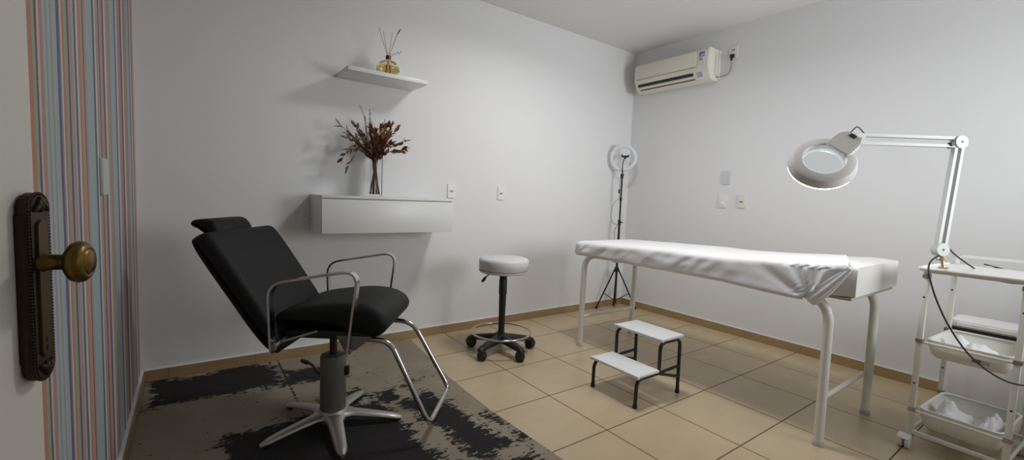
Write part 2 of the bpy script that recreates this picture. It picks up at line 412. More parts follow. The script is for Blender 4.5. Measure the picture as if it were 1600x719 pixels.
bm = NB(); K = Matrix.Translation((PXc, 0, KZ)) @ Matrix.Rotation(-PI/2, 4, 'X')
lathe(bm, [(0, .012), (.013, .012), (.0135, .016), (.0105, .020), (.0100, .035), (.0115, .037), (.0115, .039), (.0185, .041), (.0255, .046), (.0278, .052), (.0262, .058), (.021, .0625), (.018, .063), (.017, .0622), (.014, .065), (0, .0658)], 36, K)
kn = obj('door_knob', bm, BRASS, dr, 50); kn['label'] = 'worn brass knob'

# window added in the unseen wall behind the camera, an opening for the fill
bm = NB()
for a, b in (((WX0, YF-.09, WZ0), (WX0+.05, YF-.04, WZ1)), ((WX1-.05, YF-.09, WZ0), (WX1, YF-.04, WZ1)), ((WX0, YF-.09, WZ0), (WX1, YF-.04, WZ0+.05)), ((WX0, YF-.09, WZ1-.05), (WX1, YF-.04, WZ1)), ((1.375, YF-.09, WZ0), (1.425, YF-.04, WZ1))):
    box(bm, a, b, .003)
struct('added_window_1', bm, WHITE)

# ---------------------------------------------------------------- rug
bm = NB()
out = [(-1.925, -2.2), (-.36, -2.2), (-.372, -1.0), (-.40, -.46), (-.392, .06), (-.34, .55), (-.31, .86), (-.42, .885), (-1.925, .885)]
polyprism(bm, out, 0.0, .009, 'z', .002)
rug = tag(obj('rug', bm, RUG), 'taupe and black distressed patchwork rug under the black chair', 'rug')

# ---------------------------------------------------------------- wall shelf and cabinet
bm = NB(); box(bm, (-.880, .622, 1.931), (-.328, YB, 1.957), .0015)
tag(obj('wall_shelf', bm, WHITE), 'white floating shelf on the back wall holding the reed diffuser', 'shelf')
CX0, CX1, CYF, CZ0, CZ1 = -1.04, -.115, .585, .882, 1.126
cab = thing('wall_cabinet', 'white wall-mounted drawer cabinet under the shelf, with a vase on top', 'cabinet', ((CX0+CX1)/2, (CYF+YB)/2, CZ0))
def loc(o, par): o.matrix_parent_inverse = Matrix.Translation(par.location).inverted() if par.rotation_euler.z == 0 else par.matrix_basis.inverted(); return o
bm = NB(); box(bm, (CX0, CYF+.02, CZ0), (CX0+.016, YB, CZ1-.017), .001); box(bm, (CX1-.016, CYF+.02, CZ0), (CX1, YB, CZ1-.017), .001); box(bm, (CX0+.016, CYF+.02, CZ0), (CX1-.016, YB, CZ0+.016)); box(bm, (CX0+.016, YB-.016, CZ0), (CX1-.016, YB, CZ1-.017)); box(bm, (CX0+.016, CYF+.028, CZ0), (CX1-.016, CYF+.04, CZ1-.017))
loc(obj('body', bm, WHITE, cab), cab)
bm = NB(); box(bm, (CX0, CYF, CZ1-.017), (CX1, YB, CZ1), .001); loc(obj('top_panel', bm, WHITE, cab), cab)
bm = NB(); box(bm, (CX0+.001, CYF, CZ0+.001), (CX1-.001, CYF+.018, CZ1-.024), .001); loc(obj('drawer_front', bm, WHITE, cab), cab)
bm = NB(); cyl(bm, (CX0-.0015, .86, CZ0+.075), (CX0+.002, .86, CZ0+.075), .006, 12); loc(obj('cable_hole', bm, DARKHOLE, cab), cab)

# ---------------------------------------------------------------- vase with dried flowers
vx, vy = -.655, .755
bm = NB(); s = .041; t = .0035; zt = CZ1+.275
prof = [(s, CZ1+.0005), (s, zt), (s-t, zt), (s-t, CZ1+.012), (.0005, CZ1+.012), (.0005, CZ1+.0005)]
rings = []
for r, z in prof: rings.append([bm.verts.new((vx+a*r, vy+b*r, z)) for a, b in ((-1, -1), (1, -1), (1, 1), (-1, 1))])
for i in range(len(rings)):
    a, b = rings[i], rings[(i+1) % len(rings)]
    if i == len(rings)-1: continue
    for k in range(4): bm.faces.new((a[k], a[(k+1) % 4], b[(k+1) % 4], b[k]))
bm.faces.new(rings[-2]); bm.faces.new(rings[0]); bmesh.ops.delete(bm, geom=rings[-1], context='VERTS')
tag(obj('glass_vase', bm, GLASS, ang=20), 'tall square clear glass vase on the white wall cabinet', 'vase')
random.seed(5)
fl = thing('dried_flower_bouquet', 'bouquet of dried brown leaves and twigs standing in the square glass vase', 'dried flowers', (vx, vy, CZ1+.013))
def leaf(bm, p, d, ln, wd, roll):
    d = d.normalized(); x, y = frame(d); x = x*math.cos(roll)+y*math.sin(roll); nrm = d.cross(x)
    pr = [(0, .12), (.25, .8), (.5, 1), (.75, .7), (1, .06)]
    L_, R_, C_ = [], [], []
    for u, k in pr:
        c = p+d*ln*u+nrm*ln*.22*u*u
        L_.append(bm.verts.new(c-x*wd*k/2+nrm*wd*.12)); R_.append(bm.verts.new(c+x*wd*k/2+nrm*wd*.12)); C_.append(bm.verts.new(c))
    for i in range(len(pr)-1):
        bm.faces.new((L_[i], C_[i], C_[i+1], L_[i+1])); bm.faces.new((C_[i], R_[i], R_[i+1], C_[i+1]))
def stem_pts(tip, bend=.02, n=10):
    b = V(random.uniform(-.031, .031), random.uniform(-.031, .031), .002)
    m = V(b.x*.25+tip[0]*.06, b.y*.25+tip[1]*.06, .19)
    m.x = max(-.026, min(.026, m.x)); m.y = max(-.026, min(.026, m.y))
    rim = V(max(-.03, min(.03, tip[0]*.16)), max(-.03, min(.03, tip[1]*.16)), .255)
    t_ = Vector(tip); q = rim.lerp(t_, .5)+V(0, 0, bend)
    return spline([b, m, rim, q, t_], 6, False)
def branch(tip, m, nl, ln, wd, bend=.02, start=.42, rs=.0016, dense=False):
    bm = NB(); P = stem_pts(tip, bend); n = len(P)
    tube(bm, P, [rs*(1-.5*i/n) for i in range(n)], 6)
    for k in range(nl):
        u = start+(1-start)*(k+random.random()*.4)/nl; i = min(int(u*(n-1)), n-2); f = u*(n-1)-i
        p = P[i].lerp(P[i+1], f); d = (P[i+1]-P[i]).normalized(); x, y = frame(d); a = PI*k+random.uniform(-.9, .9) if not dense else random.uniform(0, 2*PI)
        sd = (x*math.cos(a)+y*math.sin(a)); dirv = d*(.8 if not dense else .95)+sd*random.uniform(.45, .9)
        s_ = random.uniform(.75, 1.15)
        leaf(bm, p, dirv, ln*s_, wd*s_, random.uniform(0, PI))
    leaf(bm, P[-1], P[-1]-P[-2], ln, wd, random.uniform(0, PI))
    o = obj('branch', bm, m, fl); return o
ctop = .26
for tip in ((-.235, .0, .455), (-.18, -.03, .30), (-.10, -.05, .40), (-.16, .05, .40), (-.13, .02, .46), (-.19, -.02, .37)): branch(tip, LEAF2, 12, .050, .022, .05 if tip[2] < .3 else .02, .45)
for tip in ((.215, .0, .395), (.20, -.04, .33), (.11, .04, .42), (.16, .03, .475), (.08, -.08, .36)): branch(tip, LEAF1, 13, .048, .024, .02, .45)
for tip in ((-.20, -.05, .175), (-.215, .02, .24)): branch(tip, LEAF1, 13, .048, .019, .09, .45)
for tip in ((-.045, -.02, .46), (.035, -.03, .47), (.085, .0, .50), (.11, -.02, .49), (.0, .03, .44), (-.09, .03, .42), (.05, -.07, .42), (-.02, -.07, .43)): branch(tip, LEAF3, 60, .036, .015, .0, .46, .0024, True)
for tip in ((-.02, -.06, .36), (-.07, -.05, .34), (.06, .05, .38), (.03, -.08, .33)): branch(tip, LEAF1, 46, .042, .019, .0, .46, .0024, True)
for tip, ph in (((-.105, .0, .60), 0), ((-.03, .02, .585), 2), ((-.055, -.03, .56), 4), ((-.075, .02, .54), 5), ((.075, .0, .53), 1)):    # curly willow twigs
    P = stem_pts(tip, 0); n = len(P)
    for i, p in enumerate(P):
        u = i/(n-1)
        if u > .5: p.x += .012*math.sin(u*16+ph)*(u-.4)*2; p.y += .012*math.cos(u*14+ph)*(u-.4)*2
    bm = NB(); tube(bm, P, [.0030*(1-.5*i/n) for i in range(n)], 6)
    for k in (.72, .84):
        i = int(k*(n-1)); d = (P[i+1]-P[i]).normalized(); sd = V(math.cos(ph+k*9), .3, .5).normalized()
        tube(bm, [P[i], P[i]+d*.02+sd*.012, P[i]+d*.045+sd*.012], [.0015, .0012, .0007], 5)
    tube(bm, [P[-1]-(P[-1]-P[-2]).normalized()*.02, P[-1]], [.0012, .0028], 5)
    obj('twig', bm, TWIG, fl)

# ---------------------------------------------------------------- reed diffuser
dxp, dyp, dz = -.592, .70, 1.957
df = thing('reed_diffuser', 'amber glass reed diffuser bottle with sticks on the floating shelf', 'diffuser', (dxp, dyp, dz))
bm = NB()
pr = [(0, .001), (.045, .001), (.066, .012), (.078, .038), (.076, .062), (.062, .086), (.036, .102), (.018, .108), (.015, .112), (.015, .125)]
inn = [(max(r-.003, 0), z+.003) for r, z in pr[1:-1]]+[(.012, .125)]
lathe(bm, pr+inn[::-1]+[(0, .004)], 40); obj('bottle', bm, AMBER, df, 60)
bm = NB(); lathe(bm, [(0, .0045), (.041, .0045), (.062, .016), (.0742, .038), (.0732, .056), (0, .056)], 40); obj('oil', bm, OIL, df, 60)
bm = NB(); lathe(bm, [(.0155, .110), (.0185, .110), (.0185, .132), (.0125, .136), (.0125, .126), (.0155, .124)], 28); obj('collar', bm, COLLAR, df)
for tx, ty, tz, c in ((-.060, .01, .31, 0), (-.043, -.02, .285, 1), (.032, .02, .30, 1), (.048, -.015, .275, 1)):
    bm = NB(); tube(bm, [(-tx*.35, -ty*.3, .008), (tx*.08, ty*.1, .13), (tx*.95, ty, tz-.02), (tx, ty, tz)], [.0022, .0022, .002, .003 if c == 0 else .002], 8); obj('reed_stick', bm, TAN, df)
bm = NB(); tube(bm, [(-.02, 0, .01), (.004, 0, .13), (.06, 0, .29)], .0017, 6); tube(bm, [(.058, 0, .287), (.066, 0, .302), (.078, 0, .324), (.086, 0, .337)], [.0015, .005, .0045, .001], 8); fs = obj('flower_stick', bm, mat('brown_dried_spike', (140, 104, 74), .8), df); fs['label'] = 'stick ending in a brown dried spike'
P = [V(.006+.09*k/40, .006*math.cos(k*.8), .138+.042*k/40+.008*math.sin(k*.55)) for k in range(41)]
bm = NB(); tube(bm, [(0, .0, .09), (.003, 0, .125)]+P, .0013, 6); obj('curly_stick', bm, TWIG, df)

# ---------------------------------------------------------------- sockets and switches (a local frame on the wall: x right, z up, y out)
def wall_plate(name, label, cat, pos, wall, w_=.072, h_=.118, holes=1, rocker=False, m=PLASTIC, group=None):
    rz = {'back': 0, 'right': -PI/2, 'left': PI/2}[wall]
    t = thing(name, label, cat, pos, rz, group)
    bm = NB(); polyprism(bm, rrect(w_, h_, .008), -.009, 0, 'y', .0025); obj('cover_plate', bm, m, t)
    if holes or rocker:
        bm = NB(); polyprism(bm, rrect(w_*.62, h_*.74, .004), -.0105, -.006, 'y', .001); obj('inner_module', bm, m, t)
    zs = (0,) if holes == 1 else (.025, -.027)
    for z in zs[:holes]:
        bm = NB(); polyprism(bm, [(p[0], p[1]-.004+z) for p in ((-.019, 0), (-.010, .009), (.010, .009), (.019, 0), (.010, -.009), (-.010, -.009))], -.0112, -.009, 'y'); so = obj('socket', bm, GREYPL, t)
        bm = NB()
        for px_ in (-.0095, 0, .0095): cyl(bm, (px_, -.0122, z-.004+(.003 if px_ == 0 else 0)), (px_, -.0108, z-.004+(.003 if px_ == 0 else 0)), .0034, 10)
        obj('pin_holes', bm, DARKHOLE, so)
    if rocker:
        bm = NB(); box(bm, (-.017, -.014, -.036), (.017, -.008, -.004), .002); obj('rocker_switch', bm, m, t)
    return t
wall_plate('power_outlet', 'white power outlet just above the right end of the wall cabinet', 'outlet', (.035, YB, 1.191), 'back')
wall_plate('power_outlet', 'white power outlet on the back wall above the round stool', 'outlet', (.529, YB, 1.189), 'back')
wall_plate('blank_wall_plate', 'blank pale grey cover plate above the switch on the right wall', 'wall plate', (XR, -.206, 1.412), 'right', .075, .12, 0, m=mat('cool_grey_plastic', (206, 210, 213), .4))
wall_plate('light_switch', 'white light switch plate below the blank plate, nearer the corner', 'light switch', (XR, -.190, 1.196), 'right', holes=0, rocker=True)
wall_plate('power_outlet', 'white power outlet beside the light switch on the right wall', 'outlet', (XR, -.362, 1.202), 'right', m=mat('warm_white_plastic', (228, 226, 216), .4))
wall_plate('wall_socket_plate', 'tall pale cover plate on the striped wallpaper', 'wall plate', (XL, -.275, 1.178), 'left', .12, .125, 0, m=mat('pale_green_grey_plastic', (186, 196, 188), .4))
wall_plate('air_conditioner_outlet', 'double power outlet high on the right wall beside the air conditioner', 'outlet', (XR, -.185, 2.527), 'right', .078, .118, 2)

# ---------------------------------------------------------------- air conditioner
AY0, AY1 = -.055, .755
ac = thing('air_conditioner', 'cream split air conditioner high on the right wall near the corner', 'air conditioner', (XR, (AY0+AY1)/2, 2.30))
def A(bm, nm, m, par=ac, ang=35): o = obj(nm, bm, m, par, ang); loc(o, ac) if par is ac else None; return o
zt_, zb_ = 2.575, 2.295
prof = [(XR-.001, zt_), (XR-.165, zt_), (XR-.187, zt_-.022), (XR-.192, zt_-.10), (XR-.192, zt_-.165), (XR-.135, zb_+.008), (XR-.10, zb_), (XR-.001, zb_+.005)]
def acprism(y0, y1, off=0.0, bev=.006):
    bm = NB(); c = Vector((XR-.09, (zt_+zb_)/2)); pts = []
    for p in prof:
        v = Vector(p); pts.append((XR-.001 if p[0] > XR-.002 else v.x-off, v.y+(off if v.y > c.y else -off)))
    polyprism(bm, pts, y0, y1, 'y', bev); return bm
A(acprism(AY0, AY1), 'casing', CREAM)
A(acprism(AY0-.004, AY0+.105, .0015), 'side_cover', CREAM2)
bm = NB(); fx = XR-.1925
box(bm, (fx-.006, AY0+.112, zt_-.158), (fx+.02, AY1-.006, zt_-.022), .004); A(bm, 'front_panel', CREAM)
# outlet at the sloping lower front
def sl(u, off=0):   # point on the sloping lower front, u 0 (upper) .. 1 (lower)
    a = V(XR-.192, 0, zt_-.165); b = V(XR-.135, 0, zb_+.008); d = (b-a); n_ = V(d.z, 0, -d.x).normalized()
    if n_.x > 0: n_ = -n_
    return a+d*u+n_*off
def slab(y0, y1, u0, u1, o0, o1, nm, m, bev=.001):
    bm = NB(); t = bmesh.new(); vs_ = []
    for y in (y0, y1):
        for u, o in ((u0, o0), (u1, o0), (u1, o1), (u0, o1)): p = sl(u, o); vs_.append(t.verts.new((p.x, y, p.z)))
    for f in ((0, 1, 2, 3), (7, 6, 5, 4), (0, 4, 5, 1), (1, 5, 6, 2), (2, 6, 7, 3), (3, 7, 4, 0)): t.faces.new([vs_[i] for i in f])
    bmesh.ops.recalc_face_normals(t, faces=t.faces[:]); bmesh.ops.bevel(t, geom=t.edges[:], offset=bev, segments=1, affect='EDGES'); merge(bm, t)
    return A(bm, nm, m)
slab(AY0+.15, AY1-.035, .36, .60, -.004, .002, 'air_slot', DARKHOLE)
slab(AY0+.145, AY1-.03, .63, .80, .001, .008, 'louvre_flap', CREAM, .002)
slab(AY0+.14, AY1-.05, .83, .93, -.004, .002, 'lower_slot', mat('slot_shadow_brown', (96, 88, 70), .6))
slab(AY0+.06, AY0+.112, .38, .76, .001, .004, 'display_label', LAVENDER)
bm = NB(); box(bm, (fx-.0015, AY0+.112, zt_-.163), (fx+.003, AY1-.03, zt_-.1585)); A(bm, 'panel_seam', mat('seam_shadow_grey', (140, 136, 124), .6))
bm = NB(); box(bm, (fx-.0068, .435, zt_-.148), (fx-.0055, .500, zt_-.141)); A(bm, 'maker_mark', GREYPL)
bm = NB(); box(bm, (fx-.0030, AY0+.026, zt_-.165), (fx, AY0+.088, zt_-.032)); st = A(bm, 'energy_label', PLASTIC)
def L2(bm, nm, m): o = obj(nm, bm, m, st); return o
bm = NB(); box(bm, (fx-.0036, AY0+.030, zt_-.080), (fx-.0029, AY0+.084, zt_-.038))
st_b = obj('blue_header', bm, BLUELBL, st)
bm = NB()
for k in range(3): box(bm, (fx-.0036, AY0+.052-.004*k, zt_-.094-.010*k), (fx-.0029, AY0+.084, zt_-.087-.010*k))
st_o = obj('orange_bars', bm, ORANGELBL, st)
bm = NB()
for k in range(4): box(bm, (fx-.0036, AY0+.036+.013*k, zt_-.155), (fx-.0029, AY0+.038+.013*k, zt_-.130+.004*(k % 2)))
st_g = obj('grey_print', bm, GREYPL, st)
bm = NB(); box(bm, (fx-.0042, AY0+.033, zt_-.064), (fx-.0035, AY0+.062, zt_-.058)); box(bm, (fx-.0042, AY0+.033, zt_-.073), (fx-.0035, AY0+.074, zt_-.068)); st_w = obj('white_print', bm, PLASTIC, st)
bm = NB(); box(bm, (XR-.075, AY0-.007, zb_+.05), (XR-.062, AY0-.003, zt_-.03), .001); A(bm, 'side_vent', GREYPL)
bm = NB(); box(bm, (XR-.03, AY0-.018, zb_+.02), (XR-.001, AY0-.001, zt_-.006), .002); A(bm, 'mounting_bracket', CREAM2)
bm = NB(); tube(bm, spline([(XR-.05, AY0-.004, zb_+.052), (XR-.045, AY0-.012, zb_+.03), (XR-.02, AY0-.05, zb_+.036), (XR-.013, AY0-.10, zb_+.055), (XR-.016, AY0-.122, zb_+.105), (XR-.024, AY0-.126, zb_+.175)], 6, False), .004, 8); c_ = A(bm, 'power_cord', mat('grey_cord', (128, 126, 124), .5))
bm = NB(); box(bm, (XR-.034, AY0-.147, zb_+.182), (XR-.0125, AY0-.113, zb_+.214), .004); box(bm, (XR-.031, AY0-.136, zb_+.16), (XR-.02, AY0-.118, zb_+.19), .003); pg = A(bm, 'plug', BLACKPL)

# ---------------------------------------------------------------- black reclining chair
CB = V(-1.135, -.09, 0); CA = math.radians(-36)
CH = thing('reclining_chair', 'black leatherette reclining chair with chrome armrests and five-star base', 'chair', CB, CA)
# local frame: x forward, y to the far side, z up
seat = spline([(-.19, .585), (-.13, .622), (0, .648), (.14, .662), (.24, .652), (.305, .620), (.325, .568), (.302, .522), (.25, .500), (.17, .516), (.06, .545), (-.10, .548), (-.18, .553)], 6)
def pl_(u, v, l): return V(u, l, v-(.018 if v > .58 else 0)*(abs(l)/.25)**4)
bm = NB(); loft(bm, [Vector((p.x, p.y)) for p in seat], [(l+.018, i) for l, i in rnd_st(.237, .038, 6)], pl_); obj('seat', bm, BLACKLEATHER, CH, 60)
bk = []
d = Vector((-.582, .813)); n_ = Vector((.813, .582)); o0 = Vector((-.188, .440))
for a, b in ((.0, .01), (.10, -.004), (.30, -.004), (.48, -.002), (.570, .008), (.585, .038), (.570, .088), (.50, .102), (.30, .100), (.10, .092), (.02, .078), (-.03, .040)): bk.append(o0+d*a+n_*b)
bm = NB(); loft(bm, spline(bk, 6), rnd_st(.275, .034, 6), lambda u, v, l: V(u, l, v)); obj('backrest', bm, BLACKLEATHER, CH, 60)
hr = spline([(-.462, .915), (-.470, .955), (-.488, .988), (-.515, 1.005), (-.555, 1.006), (-.590, .998), (-.600, .982), (-.585, .967), (-.555, .958), (-.530, .942), (-.518, .912)], 6)
bm = NB(); loft(bm, hr, [(l-.012, i) for l, i in rnd_st(.140, .020, 5)], lambda u, v, l: V(u, l, v)); hro = obj('headrest', bm, BLACKLEATHER, CH, 60)
bm = NB(); tube(bm, [(-.565, 0, .95), (-.50, 0, .84)], 0, rect=(.05, .008)); obj('headrest_bracket', bm, BLACKMETAL, CH)
for sy in (-1, 1):
    y = sy*.30
    P = fillet([(-.140, y, .455), (-.152, y, .757), (.228, y, .828), (.186, y, .455)], [.07, .075], 8)
    bm = NB(); tube(bm, P, 0, rect=(.0095, .038), upv=(0, 1, 0)); ar = obj('armrest', bm, CHROME, CH, 40)
    bm = NB(); cyl(bm, (-.135, y-sy*.01, .478), (-.135, sy*.2, .498), .009, 12); cyl(bm, (-.138, y+sy*.003, .475), (-.138, y-sy*.008, .475), .014, 14); cyl(bm, (-.12, sy*.26, .49), (.02, sy*.22, .53), .006, 10); obj('recline_strut', bm, STEEL, CH)
    bm = NB(); polyprism(bm, [(.13, .535), (.285, .535), (.215, .478), (.165, .470)], y-sy*.012-.003, y-sy*.012+.003, 'y', .001); cyl(bm, (.186, y+sy*.006, .472), (.186, y-sy*.05, .472), .013, 14); obj('armrest_bracket', bm, GUNMETAL, CH)
bm = NB(); box(bm, (-.12, -.20, .512), (.14, .20, .53), .004); box(bm, (-.10, -.03, .485), (.12, .03, .515), .006)
for sy in (-1, 1): box(bm, (-.13, sy*.2-.015, .495), (.25, sy*.2+.015, .53), .004)
tube(bm, [(-.02, .03, .50), (-.10, .03, .47), (-.16, .03, .53)], 0, rect=(.02, .02)); obj('seat_frame', bm, BLACKMETAL, CH)
bx_, by_ = .02, -.045
bm = NB(); cyl(bm, (bx_, by_, .33), (bx_, by_, .50), .018, 20); obj('piston', bm, PISTON, CH)
bm = NB(); lathe(bm, [(0, .055), (.058, .055), (.060, .06), (.060, .355), (.055, .362), (.03, .366), (0, .366)], 32, Matrix.Translation((bx_, by_, 0))); obj('hydraulic_cylinder', bm, GUNMETAL, CH)
bm = NB(); tube(bm, spline([(bx_-.05, by_+.02, .235), (bx_-.10, by_+.05, .245), (bx_-.15, by_+.10, .262), (bx_-.19, by_+.13, .262)], 5, False), .0065, 10); cyl(bm, (bx_-.185, by_+.127, .262), (bx_-.225, by_+.155, .260), .011); obj('pump_pedal', bm, BLACKMETAL, CH)
bm = NB(); box(bm, (bx_+.05, by_-.012, .262), (bx_+.078, by_+.012, .305), .003); obj('pump_lug', bm, BLACKMETAL, CH)
bm = NB(); lathe(bm, [(0, .030), (.066, .030), (.076, .045), (.075, .070), (.066, .088), (.061, .092), (0, .093)], 32, Matrix.Translation((bx_, by_, 0))); hub = obj('base_hub', bm, ALU, CH)
for k in range(5):
    a = math.radians(119+72*k+36); D = V(math.cos(a), math.sin(a), 0); c0 = V(bx_, by_, 0)
    bm = NB(); pts = []; N = 14
    for i in range(N+1):
        u = i/N; r = .03+u*.30; h = .088-.050*u+.004*math.sin(u*PI); wd = (.060-.024*u)+.18*max(0, .22-u)
        if i >= N-2: e = (i-(N-2))/2; wd *= math.sqrt(max(1-e*e*.9, .05)); h -= .006*e
        pts.append((r, h, wd))
    S = V(-D.y, D.x, 0); rings = []
    for r, h, wd in pts:
        c = c0+D*r; ring = []
        th = .032-.012*r/.33
        for q in range(12):
            b = 2*PI*q/12; ring.append(bm.verts.new(c+S*wd*math.cos(b)*.66+V(0, 0, h-th*.6+th*.6*math.sin(b) if math.sin(b) > 0 else h-th*.6+th*.5*math.sin(b))))
        rings.append(ring)
    for A_, B_ in zip(rings, rings[1:]):
        for q in range(12): bm.faces.new((A_[q], A_[(q+1) % 12], B_[(q+1) % 12], B_[q]))
    bm.faces.new(rings[0][::-1]); bm.faces.new(rings[-1])
    lg = obj('base_leg', bm, ALU, CH, 50)
    bm = NB(); c = c0+D*.30; cyl(bm, (c.x, c.y, .0095), (c.x, c.y, .024), .012, 14); obj('glide_foot', bm, BLACKPL, lg)
P = fillet([(.12, -.185, .492), (.335, -.19, .490), (.522, -.19, .100), (.560, .175, .118), (.355, .175, .475), (.12, .175, .480)], [.06, .055, .05, .07], 7)
bm = NB(); tube(bm, P, .0125, 14); obj('footrest', bm, CHROME, CH, 60)

# ---------------------------------------------------------------- round wheeled stool
SX, SY = .175, .315
ST = thing('wheeled_stool', 'round white-topped stool with black wheeled base and chrome foot ring', 'stool', (SX, SY, 0))
bm = NB(); lathe(bm, [(0, .622), (.176, .622), (.184, .630), (.185, .690), (.178, .704), (.16, .710), (0, .712)], 48); obj('seat_cushion', bm, STOOLVINYL, ST, 60)
bm = NB(); lathe(bm, [(0, .602), (.172, .602), (.182, .608), (.183, .620), (0, .6215)], 48); obj('seat_base', bm, mat('ivory_vinyl', (216, 210, 206), .5), ST, 60)
bm = NB(); box(bm, (-.06, -.06, .590), (.06, .06, .602), .003); lathe(bm, [(0, .555), (.028, .555), (.03, .59), (0, .591)], 20); obj('seat_mount', bm, BLACKMETAL, ST)
bm = NB(); cyl(bm, (0, 0, .52), (0, 0, .575), .014); obj('gas_piston', bm, CHROME, ST)
bm = NB(); lathe(bm, [(0, .13), (.023, .13), (.025, .35), (.0265, .352), (.0265, .42), (.0255, .43), (.030, .435), (.030, .545), (.027, .552), (0, .552)], 24); obj('column', bm, BLACKPL, ST)
cr_ = (-.808, .589)                                # to the picture's left
bm = NB(); tube(bm, [(cr_[0]*.03, cr_[1]*.03, .588), (cr_[0]*.11-.0, cr_[1]*.11, .578), (cr_[0]*.135, cr_[1]*.135, .553)], .005, 10); tube(bm, [(cr_[0]*.130, cr_[1]*.130, .560), (cr_[0]*.142, cr_[1]*.142, .543), (cr_[0]*.158, cr_[1]*.158, .522)], [.007, .012, .009], 12); obj('height_lever', bm, BLACKPL, ST)
bm = NB(); N = 56; tube(bm, [(.222*math.cos(2*PI*k/N), .222*math.sin(2*PI*k/N), .150) for k in range(N)], .0075, 10, closed=True); obj('foot_ring', bm, CHROME, ST, 60)
bm = NB(); lathe(bm, [(0, .078), (.045, .078), (.05, .10), (.04, .125), (.03, .14), (0, .14)], 24); obj('base_hub', bm, BLACKPL, ST)
for k in range(5):
    a = math.radians(56+72*k); D = V(math.cos(a), math.sin(a), 0); S = V(-D.y, D.x, 0); R = .262
    bm = NB(); rings = []
    for u in [i/10 for i in range(11)]:
        r = .03+u*(R-.03); top = .132-.042*u**1.2; bot = .080-.014*u; hw = .032-.008*u
        if u > .9: top -= .008
        c = D*r; rings.append([bm.verts.new(c+S*(sx*hw*ww)+V(0, 0, z)) for sx, z, ww in ((-1, bot, 1), (1, bot, 1), (1, top-.012, 1), (.55, top, 1), (-.55, top, 1), (-1, top-.012, 1))])
    for A_, B_ in zip(rings, rings[1:]):
        for q in range(6): bm.faces.new((A_[q], A_[(q+1) % 6], B_[(q+1) % 6], B_[q]))
    bm.faces.new(rings[0][::-1]); bm.faces.new(rings[-1])
    lg = obj('base_leg', bm, BLACKPL, ST, 50)
    ca = a+.9*(1 if k % 2 else -1); cd_ = V(math.cos(ca), math.sin(ca), 0); cs = V(-cd_.y, cd_.x, 0); c = D*(R-.012)-cd_*.012
    bm = NB()
    for s_ in (-1, 1):
        Mx = Matrix.Translation(c+cs*s_*.017+V(0, 0, .031)) @ Matrix(((cd_.x, 0, cs.x, 0), (cd_.y, 0, cs.y, 0), (0, 1, 0, 0), (0, 0, 0, 1)))
        lathe(bm, [(0, -.012), (.026, -.012), (.031, -.008), (.031, .008), (.026, .012), (0, .012)], 22, Mx)
    hood = [V(0, 0, .031)+c+cd_*.033*math.cos(q)+V(0, 0, .036*math.sin(q)) for q in [PI*.05+PI*.9*i/8 for i in range(9)]]
    tube(bm, hood, 0, rect=(.006, .054), upv=cs)
    cyl(bm, D*(R-.012)+V(0, 0, .05), D*(R-.012)+V(0, 0, .075), .008)
    obj('caster', bm, BLACKPL, lg, 50)

# ---------------------------------------------------------------- ring light on tripod
RX, RY = 1.975, .77
RL = thing('ring_light', 'ring light on a thin black tripod in the room corner', 'ring light', (RX, RY, 0))
vd = V(-.78, -.62, -.05).normalized()
ax = frame(vd)[0]
bm = NB(); cyl(bm, (0, 0, .06), (0, 0, .95), .012, 14); obj('lower_pole', bm, BLACKMETAL, RL)
bm = NB(); cyl(bm, (0, 0, .93), (0, 0, 1.42), .009, 14); obj('upper_pole', bm, BLACKMETAL, RL)
bm = NB(); lathe(bm, [(0, .91), (.016, .91), (.017, .96), (0, .962)], 16); cyl(bm, (0, 0, .935), (.035*ax.x, .035*ax.y, .935), .006); obj('locking_collar', bm, BLACKPL, RL)
bm = NB(); lathe(bm, [(0, 1.16), (.0135, 1.16), (.0135, 1.20), (0, 1.20)], 16); obj('locking_collar', bm, BLACKPL, RL)
bm = NB(); lathe(bm, [(0, .405), (.020, .405), (.022, .45), (.014, .46), (0, .46)], 16)
hubl = obj('tripod_hub', bm, BLACKPL, RL)
for q in ((-.17, .105), (.20, -.12), (.10, .10)):
    D = V(q[0], q[1], 0)
    bm = NB(); tube(bm, [D.normalized()*.018+V(0, 0, .435), D+V(0, 0, .009)], .0075, 10); m_ = D*.62+V(0, 0, .435-.43*.62)
    tube(bm, [V(0, 0, .10)+D.normalized()*.012, m_], .0045, 8); lg = obj('tripod_leg', bm, BLACKMETAL, RL)
    bm = NB(); tube(bm, [D*.97+V(0, 0, .022), D*1.005+V(0, 0, .003)], .0105, 10); obj('rubber_foot', bm, BLACKPL, lg)
RM = Matrix.Translation((0, 0, 1.612)) @ vd.to_track_quat('Z', 'Y').to_matrix().to_4x4()
bm = NB(); R0, r0_ = .122, .019
lathe_closed(bm, [(R0+r0_*1.0*math.cos(2*PI*k/14), (.009*math.sin(2*PI*k/14))+.004) for k in range(14)], 56, RM); obj('ring_diffuser', bm, RINGP, RL, 60)
bm = NB(); lathe_closed(bm, [(R0-.019, -.012), (R0+.019, -.012), (R0+.0195, .002), (R0-.0195, .002)], 56, RM); obj('ring_housing', bm, PLASTIC, RL)
bm = NB(); tube(bm, [(0, 0, 1.40), (0, 0, 1.44)], .014, 14); cyl(bm, (0, 0, 1.44), (0, 0, 1.478), .007); lathe(bm, [(0, 1.425), (.018, 1.425), (.018, 1.445), (0, 1.446)], 16); obj('ring_mount', bm, BLACKPL, RL)
ph = V(.02*ax.x, .02*ax.y, 1.628)
bm = NB(); tube(bm, spline([(0, 0, 1.45), tuple(V(0, 0, 1.53)+vd*.035), tuple(V(0, 0, 1.575)+vd*.03+ax*.004), tuple(ph+vd*.015)], 5, False), .005, 8); obj('gooseneck', bm, BLACKPL, RL)
